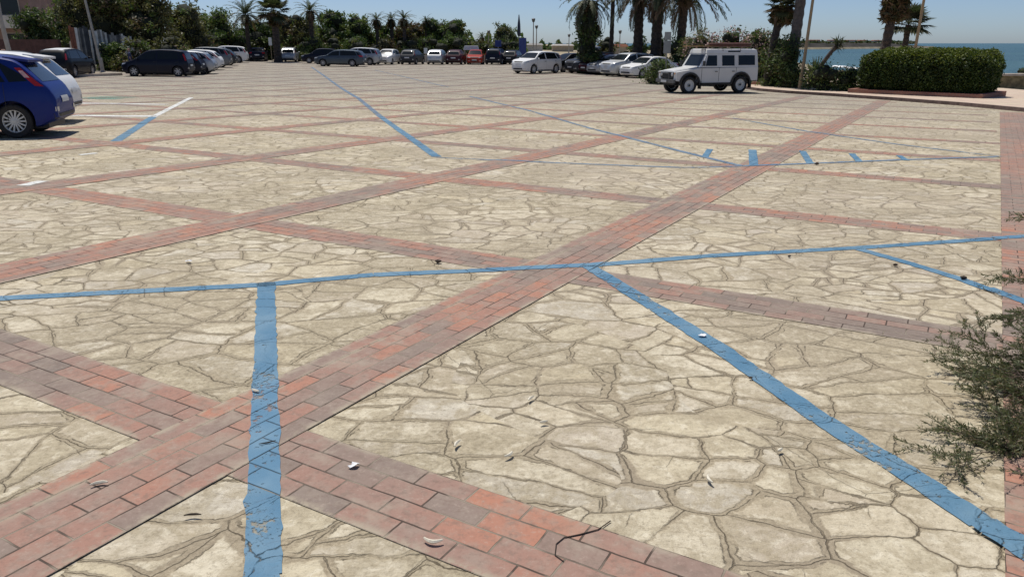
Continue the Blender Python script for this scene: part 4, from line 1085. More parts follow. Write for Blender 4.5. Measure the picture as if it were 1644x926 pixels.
def foliage(name, lobes, n, size, mats, weights, rng, parent, clumps=None, sig=.35, core='hedge_core', elong=1.5, corek=.62):
    vol = np.array([l[3]*l[4]*l[5] for l in lobes])**(2/3); pr = vol/vol.sum()
    nc = clumps or max(12, n//45); ci = rng.choice(len(lobes), nc, p=pr); L = np.array(lobes)[ci]
    d = rng.normal(size=(nc, 3)); d /= np.linalg.norm(d, axis=1)[:, None]; rr = rng.uniform(.62, 1.06, (nc, 1))
    CC = L[:, :3]+d*L[:, 3:6]*rr
    # each clump picks a tone so the crown reads as light and dark masses
    tone = rng.choice(len(mats), nc, p=weights)
    k = rng.integers(0, nc, n); pts = CC[k]+rng.normal(size=(n, 3))*sig*np.array([1, 1, .75])
    V, F = leaf_quads(pts, size, rng, elong=elong); fm = np.where(rng.random(n) < .75, tone[k], rng.choice(len(mats), n, p=weights))
    Vs, Fs, fms = [V], [F], [fm]; off = len(V)
    ms = [M[q] for q in mats]
    if core:  # dark core added inside each lobe so light does not leak through
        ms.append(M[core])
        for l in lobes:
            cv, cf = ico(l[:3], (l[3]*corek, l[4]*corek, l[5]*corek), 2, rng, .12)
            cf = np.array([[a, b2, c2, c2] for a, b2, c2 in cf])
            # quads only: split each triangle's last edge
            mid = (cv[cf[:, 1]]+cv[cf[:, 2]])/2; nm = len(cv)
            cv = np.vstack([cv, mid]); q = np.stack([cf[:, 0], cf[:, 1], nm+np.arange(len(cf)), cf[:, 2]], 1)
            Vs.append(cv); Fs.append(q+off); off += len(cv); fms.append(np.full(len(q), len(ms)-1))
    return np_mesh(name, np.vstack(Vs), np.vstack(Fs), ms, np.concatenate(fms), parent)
TONES = {'green': (['leaf_dark', 'leaf_mid', 'leaf_light', 'leaf_olive'], [.38, .36, .14, .12]),
         'dark': (['leaf_dark', 'leaf_mid', 'leaf_olive_dark'], [.5, .25, .25]),
         'olive': (['leaf_olive', 'leaf_olive_dark', 'leaf_mid', 'leaf_brown'], [.38, .34, .16, .12]),
         'grey': (['leaf_grey', 'leaf_olive', 'leaf_mid'], [.4, .3, .3]),
         'brown': (['leaf_brown', 'leaf_olive', 'leaf_olive_dark'], [.45, .25, .3])}
def tree(label, px0, px1, ytop, dist, tone, seed, n=2600, leaf=.24, base=None, trunk=True, group='trees along the far side of the car park', name='tree', low=.25, deep=1.0):
    rng = np.random.default_rng(seed); rr = random.Random(seed)
    c = col_at((px0+px1)/2, dist); s = FPX/(dist*math.cos(PITCH)+2*math.sin(PITCH)); wd = (px1-px0)/s; h = height_for(ytop, dist)-c.z
    root = empty(name, c, 0, label, 'tree' if trunk else 'bush', group)
    lobes = []; nl = rr.randint(6, 9)
    for k in range(nl):
        f = (k+.5)/nl; a = rr.uniform(0, 6.28); q = rr.uniform(.14, .32)
        z = h*(low+(1-low)*rr.uniform(.15, .80)); rad = wd*rr.uniform(.22, .32)
        lobes.append((math.cos(a)*wd*q, math.sin(a)*wd*q*deep, z, rad, rad, min(rad*.9, h*.3)))
    lobes.append((rr.uniform(-.1, .1)*wd, 0, h*.80, wd*.28, wd*.26, h*.20))
    lobes.append((0, 0, h*(low+.22), wd*.46, wd*.40, h*.27))
    n = int(n*1.7); leaf = leaf*.82
    t_, w_ = TONES[tone]
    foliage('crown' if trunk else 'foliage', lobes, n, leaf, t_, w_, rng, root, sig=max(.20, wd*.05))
    if trunk:
        mb = MB(); r0 = max(.10, h*.028)
        mb.tube([(0, 0, -.15), (r0*.6, 0, h*.18), (-r0*.3, r0, h*.42), (r0, 0, h*.66)], [r0*1.3, r0, r0*.8, r0*.35], 9)
        for k in range(4):
            a = rr.uniform(0, 6.28); mb.tube([(0, 0, h*.22+k*.1*h*.5), (math.cos(a)*wd*.14, math.sin(a)*wd*.14, h*.45), (math.cos(a)*wd*.27, math.sin(a)*wd*.27, h*.62)], [r0*.55, r0*.4, r0*.15], 6)
        mb.build('trunk', M['bark'], root, smooth=True)
    return root
def bush(label, px0, px1, ytop, dist, tone, seed, n=1400, leaf=.2, group='bushes at the edge of the car park', name='bush', **k): return tree(label, px0, px1, ytop, dist, tone, seed, n, leaf, trunk=False, group=group, name=name, low=.0, **k)

def date_palm(label, px, dist, ycrown, seed, trunk_w=.34, nf=34, fl=3.2, group='date palms behind the right row of cars', lean=0, droop=1.0, skirt=True, bark='palm_bark', fan=False, name='date_palm', base_py=None, sk=1.0):
    rng = np.random.default_rng(seed); rr = random.Random(seed)
    c = col_at(px, dist); h = height_for(ycrown, dist)-c.z
    root = empty(name, c, 0, label, 'palm tree', group)
    mb = MB(); n = 14; P, Rr = [], []
    for i in range(n*2+1):
        f = i/(n*2); P.append((lean*f*f, 0, -.1+(h+.1)*f)); Rr.append(trunk_w*(1.18-.25*f)*(1.07 if i % 2 else .94)*(1.2 if f < .08 else 1))
    mb.tube(P, Rr, 10); mb.build('trunk', M[bark], root, smooth=False)
    top = Vector((lean, 0, h))
    V = []; F = []; fm = []
    def quad(a, b2, c2, d, mi):
        k = len(V); V.extend([a, b2, c2, d]); F.append((k, k+1, k+2, k+3)); fm.append(mi)
    for i in range(nf):
        az = i*2.399+rr.uniform(-.2, .2); el = R(rr.uniform(66, 84) - 105*((i+.5)/nf)**1.05*droop)
        L = fl*rr.uniform(.85, 1.1); seg = 12; p = top.copy(); a = el
        mi = 1 if (i > nf*.7 and skirt and rr.random() < .6) else (2 if rr.random() < .25 else 0)
        if fan:
            st = L*.45; d = Vector((math.cos(az)*math.cos(el), math.sin(az)*math.cos(el), math.sin(el))); e = p+d*st
            side = d.cross(Vector((0, 0, 1))).normalized(); up = side.cross(d)
            quad(p-side*.02, p+side*.02, e+side*.015, e-side*.015, mi)
            nb = 17
            for k in range(nb):
                t = R(-105+210*k/(nb-1)); dr = d*math.cos(t)+side*math.sin(t); ln = L*.55*(.7+.3*math.cos(t)); wdt = ln*.085
                m1 = e+dr*ln*.55; m2 = e+dr*ln-Vector((0, 0, .22*ln*rr.uniform(.5, 1.4))); sd2 = dr.cross(up).normalized()*wdt
                quad(e, m1-sd2, m2, m1+sd2, mi)
            continue
        prev = p
        for j in range(seg):
            f = j/seg; d = Vector((math.cos(az)*math.cos(a), math.sin(az)*math.cos(a), math.sin(a))); q = prev+d*(L/seg)
            side = Vector((-math.sin(az), math.cos(az), 0)); up = side.cross(d)
            r_ = .03*(1-f)+.006; quad(prev-side*r_, prev+side*r_, q+side*r_*.8, q-side*r_*.8, 1 if mi == 1 else 0)
            if j > 0:
                for k in range(3):
                    o = prev+(q-prev)*(k/3); ll = L*.135*(math.sin(math.pi*min(1, f*.85+.14))**.6)
                    for sg in (1, -1):
                        dd = (side*sg*.78+d*.62+up*rr.uniform(-.1, .35)-Vector((0, 0, .05))).normalized(); ww = d*.046*(fl/2.8)
                        tip = o+dd*ll*rr.uniform(.85, 1.1)-Vector((0, 0, .05*ll)); mid = o+dd*ll*.5
                        quad(o-ww*.6, mid-ww, tip, mid+ww, mi)
            a -= R(4.6+3.8*f)*droop; prev = q
    np_mesh('fronds', np.array([v[:] for v in V]), np.array(F), [M['palm_leaf'], M['leaf_brown'], M['palm_leaf_light']], fm, root)
    if skirt:
        # dead leaf bases hanging under the crown
        n = int(260*sk*sk); k = rng.random(n); ang = rng.uniform(0, 6.28, n); hh = (fl*.55 if fan else .9)*sk
        C = np.stack([lean+np.cos(ang)*(trunk_w*1.0+.22*sk*rng.random(n)), np.sin(ang)*(trunk_w*1.0+.22*sk*rng.random(n)), h-.1-k*hh], 1)
        if fan:
            C = C.repeat(3, 0)+rng.normal(size=(n*3, 3))*.09
        Vv, Ff = leaf_quads(C, .42 if fan else .30, rng, .35, 1.6)
        np_mesh('dead_leaf_skirt', Vv, Ff, [M['leaf_brown'], M['leaf_olive_dark']], rng.integers(0, 2, len(Ff)), root)
    return root

# far side trees, left to right (photo column range, top, distance)
FT = [
 ('tall olive-brown tree rising out of the photo right of the leaning pale pole', 118, 225, -40, 62, 'olive', 11, 5200, .22),
 ('tall feathery olive tree rising out of the photo above the navy people carrier', 185, 290, -35, 64, 'olive', 12, 6200, .22),
 ('broad brownish tree behind the first cars of the left row', 256, 340, 8, 68, 'olive', 13, 4000, .22),
 ('dense green tree left of the tall date palm, behind the left row', 316, 398, 16, 90, 'green', 14, 3600, .26),
 ('dark green tree directly behind the lone navy saloon', 372, 446, 28, 94, 'dark', 15, 2800, .26),
 ('brownish green tree between the thick palm and the reddish palm', 452, 512, 18, 92, 'olive', 16, 3000, .28),
 ('tall rounded green tree right of the reddish palm', 508, 562, 14, 95, 'green', 17, 3200, .28),
 ('green tree stepping down above the blue-grey estate car', 548, 604, 26, 95, 'green', 18, 3200, .28),
 ('green tree wrapped round the pair of small palms', 590, 640, 36, 96, 'green', 19, 2600, .28),
 ('brown-tinged tree above the dark grey hatchback', 632, 690, 42, 97, 'brown', 20, 2800, .28),
 ('dark green tree left of the outermost tree of the wood', 676, 724, 34, 97, 'green', 21, 2600, .28),
 ('large dark tree ending the wood above the maroon car', 704, 758, 28, 97, 'green', 22, 3600, .28),
 ('small tree standing alone right of the gap of sky', 786, 842, 43, 100, 'grey', 23, 3000, .26),
 ('bushy tree in the upper left corner behind the poles', 38, 100, 14, 60, 'dark', 24, 3600, .22),
 ('green tree over the painted board fence', 98, 156, 2, 66, 'green', 25, 3600, .22),
]
for lb, a, c, yt, ds, tn, sd_, n, lf in FT: tree(lb, a, c, yt, ds, tn, sd_, n, lf)
FT2 = [('wide dark tree at the back of the wood behind the reddish palm', 430, 540, 36, 104, 'green', 111, 3200, .30), ('wide dark tree at the back of the wood behind the blue-grey estate car', 520, 620, 40, 105, 'dark', 112, 3200, .30),
 ('wide dark tree at the back of the wood behind the three small palms', 596, 690, 46, 106, 'green', 113, 3200, .30), ('wide dark tree at the back of the wood behind the maroon car', 668, 758, 46, 107, 'dark', 114, 3200, .30)]
for lb, a, c, yt, ds, tn, sd_, n, lf in FT2: tree(lb, a, c, yt, ds, tn, sd_, n, lf)
FB = [
 ('dark low bush behind the board fence near the pale pole', 160, 205, 72, 57, 'green', 41, 1500),
 ('low dark bush in front of the tall olive tree', 196, 262, 60, 56, 'olive', 42, 1700),
 ('low green bush behind the navy people carrier', 250, 318, 56, 61, 'olive', 43, 1700),
 ('dark bush behind the silver hatchbacks of the left row', 308, 376, 54, 87, 'dark', 44, 1500),
 ('dark bush left of the lone navy saloon', 358, 414, 54, 90, 'dark', 45, 1500),
 ('green bush between the lone navy saloon and the thick palm', 400, 450, 56, 93, 'green', 46, 1500),
 ('round green bush right of the silver hatchback with its rear to the viewer', 474, 524, 62, 89, 'green', 47, 1600),
 ('grey-green bush above the front of the blue-grey estate car', 510, 560, 58, 90, 'grey', 48, 1600),
 ('pale green bush above the tail of the blue-grey estate car', 548, 604, 60, 90, 'green', 49, 1800),
 ('brown bush above the leftmost white hatchback', 592, 642, 62, 91, 'brown', 50, 1500),
 ('dark bush above the dark grey hatchback of the far row', 634, 684, 62, 92, 'dark', 51, 1500),
 ('dark bush above the silver-white hatchback', 674, 722, 60, 92, 'dark', 52, 1500),
 ('dark bush above the maroon car', 712, 760, 58, 93, 'dark', 53, 1500),
 ('low bush behind the bright red car', 756, 796, 68, 96, 'olive', 54, 1100),
 ('low bush under the small lone tree', 786, 844, 66, 95, 'dark', 55, 1400),
]
for lb, a, c, yt, ds, tn, sd_, n in FB: bush(lb, a, c, yt, ds, tn, sd_, n, .22)
PG = 'palms rising from the far wood'
date_palm('date palm with a full dark crown above the left row of cars', 402, 88, 24, 61, .22, 34, 2.6, PG, droop=.9)
date_palm('thick fan palm with a brown skirt left of the silver hatchback', 447, 84, 20, 62, .34, 34, 2.2, PG, fan=True, name='fan_palm')
date_palm('palm with a reddish dry crown between two rounded trees', 504, 90, 18, 63, .25, 32, 2.0, PG, name='date_palm')
date_palm('small palm, left one of the close pair in the wood', 608, 93, 32, 64, .20, 26, 1.5, PG)
date_palm('small palm, right one of the close pair in the wood', 631, 94, 31, 65, .20, 26, 1.4, PG)
date_palm('small palm standing above the dark grey hatchback', 651, 92, 31, 66, .20, 28, 1.6, PG)
date_palm('tiny palm top beside the outermost tree of the wood', 686, 96, 34, 67, .18, 24, 1.1, PG)
date_palm('tiny palm behind the gap of sky right of the wood', 774, 125, 60, 68, .16, 24, 1.3, PG)

# date palms at the right
date_palm('date palm smothered in creeper with low fronds, leftmost of the tall palms', 942, 62, 2, 71, .55, 44, 2.9, droop=1.25)
date_palm('slim date palm trunk just right of the creeper-covered palm', 980, 66, -26, 72, .17, 26, 2.9)
date_palm('thick date palm trunk left of the middle of the tall palms', 1022, 61, -12, 73, .34, 42, 3.6)
date_palm('thick date palm trunk in the middle of the tall palms', 1051, 60, -22, 74, .38, 42, 3.8)
date_palm('date palm leaning slightly, rightmost of the tall palms', 1089, 59, -12, 75, .31, 42, 4.0, lean=.2)
bush('creeper and shrub climbing the leftmost tall palm', 922, 966, 22, 61.4, 'dark', 76, 2400, .2, group='bushes under the tall palms')
bush('dark shrub under the slim palm trunk', 955, 990, 55, 67, 'olive', 77, 1000, .2, group='bushes under the tall palms')
bush('spiky green shrub between the slim and the thick palm trunks', 1003, 1042, 60, 63, 'green', 78, 1400, .2, group='bushes under the tall palms')
bush('dark shrub between the two thickest palm trunks', 1034, 1078, 56, 62, 'dark', 79, 1600, .2, group='bushes under the tall palms')
bush('dark shrub under the leaning palm behind the off-road vehicle', 1068, 1120, 62, 58, 'dark', 80, 1800, .18, group='bushes under the tall palms')
bush('clipped low shrub between the white saloon and the off-road vehicle', 1036, 1088, 98, 46.5, 'green', 81, 2400, .10, group='shrubs by the right kerb')
# oleanders with faded flowers behind the off-road vehicle
def oleander(label, a, c, yt, ds, seed):
    o = bush(label, a, c, yt, ds, 'grey', seed, 3400, .15, group='flowering oleanders behind the off-road vehicle', name='oleander_bush')
    rng = np.random.default_rng(seed+500); s = FPX/(ds*.95); wd = (c-a)/s; h = height_for(yt, ds)-col_at((a+c)/2, ds).z
    n = 420; d = rng.normal(size=(n, 3)); d /= np.linalg.norm(d, axis=1)[:, None]; d[:, 2] = np.abs(d[:, 2])
    C = d*np.array([wd*.5, wd*.45, h*.50])*rng.uniform(.85, 1.05, (n, 1))+np.array([0, 0, h*.52]); V, F = leaf_quads(C, .10, rng, 1, 1.0)
    tag(np_mesh('flowers', V, F, [M['flower']], None, o), kind='stuff')
oleander('flowering oleander behind the bonnet of the off-road vehicle', 1090, 1158, 50, 46, 82)
oleander('flowering oleander above the middle of the off-road vehicle roof', 1130, 1206, 44, 47, 83)
oleander('flowering oleander above the rear of the off-road vehicle', 1182, 1248, 50, 46, 84)
bush('dark shrub mass round the foot of the grey palm trunk', 1216, 1262, 66, 43, 'dark', 85, 2400, .14, group='shrubs by the right kerb')
bush('dark shrub left of the pale lamp post', 1246, 1292, 58, 41.5, 'dark', 86, 2600, .13, group='shrubs by the right kerb')
RP = 'fan palms along the promenade'
date_palm('dark fan palm leaning behind the rear of the off-road vehicle', 1232, 43, 12, 87, .20, 30, 1.15, RP, lean=.42, fan=True, name='fan_palm')
date_palm('thick grey palm trunk rising out of the photo left of the lamp post', 1268, 42, -90, 88, .25, 30, 2.6, RP, bark='grey_bark', name='fan_palm', fan=True, lean=.25)
date_palm('fan palm with a heavy brown skirt standing behind the big clipped hedge', 1414, 50, -18, 89, .27, 34, 1.6, RP, lean=.3, sk=1.9, fan=True, name='fan_palm')
date_palm('small fan palm right of the heavy-skirted palm behind the hedge', 1446, 52, 40, 90, .18, 40, 1.65, RP, fan=True, name='fan_palm', skirt=False)
def leaning_yucca():
    c = gp(1318, 133); root = empty('yucca', (c.x, c.y+1.5, G(c.x, c.y+1.5)+.1), 0, 'leaning dark palm-like yucca with a few spiky heads against the sea', 'plant')
    s = 30.; mb = MB(); mb.tube([(0, 0, 0), (.45, 0, .9), (1.0, 0, 1.75), (1.28, 0, 2.15)], [.19, .15, .13, .10], 8)
    mb.tube([(1.0, 0, 1.75), (1.5, 0, 2.1), (1.6, 0, 2.3)], [.09, .06, .05], 6); mb.build('trunk', M['palm_bark'], root)
    rr = random.Random(5); k = MB()
    for hx, hz, n in ((1.28, 2.15, 30), (1.62, 2.28, 24), (1.35, 2.45, 14)):
        for i in range(n):
            az, el = rr.uniform(0, 6.28), rr.uniform(-1.0, 1.4); d = Vector((math.cos(az)*math.cos(el), math.sin(az)*math.cos(el), math.sin(el))); L = rr.uniform(.4, .75)
            p = Vector((hx, 0, hz)); sd2 = d.cross(Vector((0, 0, 1))).normalized()*.035; k.poly([p-sd2*.5, p+d*L*.4-sd2, p+d*L-Vector((0, 0, .08)), p+d*L*.4+sd2, p+sd2*.5])
    k.build('leaves', M['palm_leaf'], root)
leaning_yucca()
def agave(label, px, py, seed, size=1.3, n=44):
    c = gp(px, py); root = empty('agave', (c.x, c.y+.8, G(c.x, c.y+.8)+.12), 0, label, 'plant', 'spiky plants by the right kerb'); rr = random.Random(seed); k = MB()
    for i in range(n):
        az, el = rr.uniform(0, 6.28), rr.uniform(.35, 1.5); L = size*rr.uniform(.7, 1.1); d = Vector((math.cos(az)*math.cos(el), math.sin(az)*math.cos(el), math.sin(el)))
        sd2 = d.cross(Vector((0, 0, 1))).normalized()*.07*size/1.3; b0 = Vector((0, 0, .05)); m1 = b0+d*L*.45; tip = b0+d*L-Vector((0, 0, .05))
        k.quad(b0-sd2*.6, m1-sd2, m1+Vector((0, 0, -.03)), b0); k.quad(b0, m1+Vector((0, 0, -.03)), m1+sd2, b0+sd2*.6); k.poly([m1-sd2, tip, m1+Vector((0, 0, -.03))]); k.poly([m1+Vector((0, 0, -.03)), tip, m1+sd2])
    k.build('leaves', M['leaf_grey'], root)
agave('large spiky agave right of the pale lamp post', 1314, 131, 7, 1.5, 60)
bush('low green shrub under the agave', 1294, 1350, 100, 39, 'green', 91, 1600, .10, group='shrubs by the right kerb')
bush('low bright shrub left end of the clipped hedge', 1338, 1388, 108, 38.6, 'green', 92, 1400, .10, group='shrubs by the right kerb')
bush('small spiky shrub at the right edge behind the sea wall', 1618, 1668, 108, 45, 'dark', 93, 700, .12, group='shrubs by the right kerb')
def agave_stalk():
    c = col_at(317, 72); root = empty('agave_flower_stalk', c, 0, 'tall thin flower stalk with flat pads rising above the wood on the left', 'plant'); h = height_for(-6, 72)-c.z
    mb = MB(); mb.tube([(0, 0, 0), (.05, 0, h*.5), (.02, 0, h)], [.09, .07, .03], 7); mb.build('stalk', M['leaf_grey'], root); rr = random.Random(3); k = MB()
    for i in range(13):
        z = h*(.72+.28*i/12); az = i*2.4; L = .75*(1.1-.5*i/12); e = Vector((math.cos(az)*L, math.sin(az)*L, z+.12)); k.tube([(0, 0, z), (e.x*.6, e.y*.6, z+.02), e], [.02, .02, .015], 5)
        k.lathe([(.001, -.07), (.16, -.05), (.2, 0), (.12, .06), (.001, .07)], 8, 'z', at=(e.x, e.y, e.z+.05))
    k.build('flower_pads', M['leaf_dark'], root)
agave_stalk()

# big clipped hedge in a low brick planter
def hedge():
    A, B = gp(1374, 153.8), gp(1562, 162.6); d = Vector((B.x-A.x, B.y-A.y, 0)); L = d.length; ang = math.atan2(d.y, d.x)
    ang_v = R(-16)
    cx, cy = (A.x+B.x)/2, (A.y+B.y)/2
    depth = 3.2; L = 5.45; H = 1.86; th = math.atan2(B.y-A.y, B.x-A.x)
    nn = Vector((-math.sin(th), math.cos(th), 0)); c0 = Vector((cx, cy, 0))+nn*(depth/2); z0 = G(c0.x, c0.y)+PAVE_Z
    root = empty('hedge', (c0.x, c0.y, z0), th, 'big dark clipped box hedge with sunlit top beside the promenade', 'hedge')
    rng = np.random.default_rng(77)
    def shape(n):
        # points on a rounded box surface, top weighted
        P = rng.uniform(-1, 1, (n, 3)); ax = rng.choice(3, n, p=[.18, .42, .40]); sg = np.where(rng.random(n) < .5, -1, 1)
        P[np.arange(n), ax] = sg; P[ax == 2, 2] = 1
        q = np.sign(P)*np.abs(P); r = (np.abs(P)**4.4).sum(1)**(1/4.4); P = P/r[:, None]
        P *= np.array([L/2, depth/2, H/2]); P[:, 2] += H/2+.05; return P
    n = 52000; P = shape(n); bump = .10*np.sin(P[:, 0]*3.1+1)*np.sin(P[:, 1]*2.7)+.06*np.sin(P[:, 0]*7.3)*np.sin(P[:, 2]*6.1)
    C = P*(1+bump[:, None]*.35)+rng.normal(size=(n, 3))*.055; C[:, 2] = np.maximum(C[:, 2], .08)
    V, F = leaf_quads(C, .085, rng, .7, 1.3)
    fm = np.where(rng.random(n) < np.clip((P[:, 2]-H*.70)/(H*.32), .02, .85), 1, 0)  # leaves with sunlight in their colour grow more frequent towards the top
    np_mesh('leaves', V, F, [M['hedge_leaf'], M['hedge_sunlit']], fm, root)
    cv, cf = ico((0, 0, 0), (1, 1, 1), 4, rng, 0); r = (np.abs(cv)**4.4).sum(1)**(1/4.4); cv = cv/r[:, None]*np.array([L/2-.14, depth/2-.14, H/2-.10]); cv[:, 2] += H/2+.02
    mb = MB(); mb.v = [tuple(v) for v in cv]; mb.f = [tuple(f) for f in cf]; mb.m = [0]*len(cf); mb.build('dark_core', M['hedge_core'], root, smooth=True)  # solid dark core filling the inside of the hedge
    # planter
    m, t, p = shader('red_brick_edging'); b = NB(t); W = b.n('ShaderNodeTexCoord').outputs['Object']
    v = b.n('ShaderNodeCombineXYZ', {0: b.math('ADD', b.n('ShaderNodeSeparateXYZ', {0: W}).outputs[0], b.n('ShaderNodeSeparateXYZ', {0: W}).outputs[1]), 1: b.n('ShaderNodeSeparateXYZ', {0: W}).outputs[2]})
    br = b.n('ShaderNodeTexBrick', {'Vector': v.outputs[0], 'Color1': (.24, .10, .07, 1), 'Color2': (.32, .15, .10, 1), 'Mortar': (.28, .23, .19, 1), 'Scale': 1.0, 'Mortar Size': .006, 'Brick Width': .24, 'Row Height': .075})
    t.links.new(br.outputs['Color'], p.inputs['Base Color']); p.inputs['Roughness'].default_value = .9; M['brick'] = m
    def planter(label, c, th_, Lx, Ly, H_):
        o = MB(); w_ = .22; a, c_ = Lx/2, Ly/2
        o.box(-a, a, -c_, -c_+w_, -.1, H_); o.box(-a, a, c_-w_, c_, -.1, H_); o.box(-a, -a+w_, -c_+w_, c_-w_, -.1, H_); o.box(a-w_, a, -c_+w_, c_-w_, -.1, H_)
        r_ = empty('brick_planter', c, th_, label, 'planter', 'low brick planters'); o.build('wall', M['brick'], r_, bevel=.01)
        s_ = MB(); s_.poly([(-a+w_, -c_+w_, H_-.06), (a-w_, -c_+w_, H_-.06), (a-w_, c_-w_, H_-.06), (-a+w_, c_-w_, H_-.06)]); s_.build('soil', M['sand'], r_)
    planter('low red brick planter under the big clipped hedge', (c0.x, c0.y, z0), th, L+.25, depth+.25, .20)
    pa, pb = gp(1232, 141), gp(1350, 147); th2 = math.atan2(pb.y-pa.y, pb.x-pa.x); n2 = Vector((-math.sin(th2), math.cos(th2), 0)); mid = (pa+pb)/2+n2*1.6
    planter('long low brick planter round the foot of the grey palm trunk and agave', (mid.x, mid.y, G(mid.x, mid.y)+PAVE_Z-.02), th2, (pb-pa).length+2.6, 3.2, .22)
hedge()

# sea wall at the right edge
def sea_wall():
    A = gp(1597, 147.5); root = empty('sea_wall', (A.x, A.y+2, G(A.x, A.y)+PAVE_Z), R(-4), 'low brownish sea wall with pale coping at the right edge behind the hedge', 'wall')
    mb = MB(); mb.box(-2.5, 16, 0, .45, -.5, .62); mb.build('masonry', plain('ochre_rubble', (.24, .19, .10), .95, 0, .4, 3, .03), root)
    c = MB(); c.box(-2.55, 16.05, -.06, .51, .62, .74); c.build('coping', M['concrete'], root, bevel=.01)
sea_wall()

# ------------------------------------------------------------------ street furniture
def pole(label, px, base_py, r=.06, top_py=-60, mat='pole_tan', lean=0, name='lamp_post', dist=None, lamp=False, group=None, cat='lamp post', collar=True):
    c = gp(px, base_py) if dist is None else col_at(px, dist); h = height_for(top_py, c.y)-c.z; root = empty(name, c, 0, label, cat, group)
    mb = MB(); n = 8; mb.tube([(lean*k/n*h, 0, -.1+h*k/n+(.1 if k else 0)) for k in range(n+1)], [r*(1.15-.4*k/n) for k in range(n+1)], 10); mb.build('post', M[mat], root, smooth=True)
    bs = MB(); bs.lathe([(r*2.2, 0), (r*2.2, .05), (r*1.5, .08), (r*1.35, .9), (r*1.05, .95)], 12); 
    if collar: bs.build('base_collar', M[mat], root)
    if lamp:
        l = MB(); l.lathe([(.05, -.45), (.16, -.38), (.26, -.02), (.30, 0), (.12, .10), (.001, .12)], 12, at=(lean*h, 0, h)); l.build('lantern', M['lantern'], root)
    return root, h
M['pole_tan'] = plain('tan_painted_pole', (.34, .25, .14), .6, 0, .1, 4)
M['pole_pale'] = plain('pale_grey_pole', (.36, .34, .30), .6, 0, .15, 4)
M['pole_dark'] = plain('dark_pole', (.10, .09, .085), .7, 0, .2, 4)
M['lantern'] = plain('dark_lantern', (.08, .09, .10), .5, 0, .2, 8)
pole('tan lamp post rising out of the photo right of the grey palm trunk', 1284, 147, .075, -120, 'pole_tan', .028)
pole('tan lamp post behind the big clipped hedge, rising out of the photo', 1461, 147, .085, -120, 'pole_tan', .02, dist=48)
pole('slightly leaning pale pole beside the painted board fence', 165, 116, .085, -90, 'pole_pale', -.085, name='utility_pole', cat='pole')
pole('rough wooden pole, left of the two by the top left corner', 13, 0, .11, -90, 'pole_dark', -.08, name='utility_pole', cat='pole', dist=30)
pole('rough wooden pole, right of the two by the top left corner', 31, 0, .09, -90, 'pole_pale', -.06, name='utility_pole', cat='pole', dist=33)
LG = 'street lamps on the distant promenade'
pole('taller distant lamp post with pale lantern between the lone tree and the tall palms', 856, 0, .08, 31, 'pole_pale', 0, dist=110, lamp=True, group=LG, name='street_lamp')
pole('shorter distant lamp post right of the taller one', 861, 0, .09, 42, 'pole_pale', 0, dist=125, lamp=True, group=LG, name='street_lamp')
pole('distant lamp post in the gap of sky left of the lone tree', 785, 0, .08, 50, 'pole_pale', 0, dist=130, lamp=True, group=LG, name='street_lamp')
pole('thin distant lamp post left of the creeper-covered palm', 913, 0, .08, 56, 'pole_pale', 0, dist=140, lamp=True, group=LG, name='street_lamp')
pole('distant lamp post seen between the slim and thick palm trunks', 994, 0, .08, 50, 'pole_pale', 0, dist=120, lamp=True, group=LG, name='street_lamp')
def parasol():
    c = col_at(833, 98); h = height_for(24, 98)-c.z; root = empty('folded_parasol', c, 0, 'tall folded dark parasol pointing up out of the lone tree', 'parasol')
    mb = MB(); mb.tube([(0, 0, 0), (0, 0, h-.2)], .04, 8); mb.build('mast', M['pole_pale'], root)
    k = MB(); k.lathe([(.05, h-2.6), (.22, h-2.3), (.18, h-1.2), (.05, h)], 10); k.build('canopy', plain('dark_blue_cloth', (.05, .06, .09), .9), root, smooth=True)
parasol()
def sign(label, px, py, w_, h_, zb, mat, name='traffic_sign', post='pole_pale', dist=None, group=None, back=None):
    c = gp(px, py) if dist is None else col_at(px, dist); root = empty(name, c, 0, label, 'sign', group)
    mb = MB(); mb.tube([(0, .03, 0), (0, .03, zb+h_)], .035, 8); mb.build('post', M[post], root)
    k = MB(); k.box(-w_/2, w_/2, -.02, .0, zb, zb+h_); k.build('panel', M[mat], root, bevel=.008)
    return root
M['sign_grey'] = plain('grey_sign_back', (.30, .31, .30), .5, .3, .1, 3)
M['sign_blue'] = plain('blue_sign', (.035, .06, .22), .5, 0, .1, 3)
M['sign_white'] = plain('white_sign', (.66, .68, .66), .6, 0, .08, 3)
r_ = sign('tall narrow grey sign panels on a post left of the off-road vehicle', 1068, 118, .42, .72, 1.75, 'sign_grey', dist=46)
k = MB(); k.box(-.19, .19, -.02, 0, 2.50, 2.95); k.build('panel', M['sign_grey'], r_, bevel=.008)
sign('dark blue sign panel just right of the lone tree', 839, 0, .85, 1.9, .9, 'sign_blue', dist=92)
sign('small blue sign above the dark blue off-road style car', 800, 0, .7, .7, 1.8, 'sign_blue', dist=88)
sign('small white notice on a post left of the silver-white hatchback of the far row', 684, 0, .4, .6, 1.0, 'sign_white', dist=86)
sign('small pale sign on a post behind the left row near the lone navy saloon', 437, 0, .35, .8, 1.7, 'sign_white', dist=83, post='pole_tan')
def gazebo():
    c = col_at(757, 88); root = empty('canopy_stall', c, 0, 'small white flat canopy on four posts above the bright red car', 'canopy'); h = height_for(74, 88)-c.z
    mb = MB()
    for x in (-.75, .75):
        for y in (-.6, .6): 
            q = MB(); q.tube([(x, y, 0), (x, y, h-.35)], .03, 6); q.build('leg', M['pole_pale'], root)
    k = MB(); k.box(-.85, .85, -.7, .7, h-.45, h, taper=.86); k.build('roof', M['sign_white'], root, bevel=.02)
gazebo()
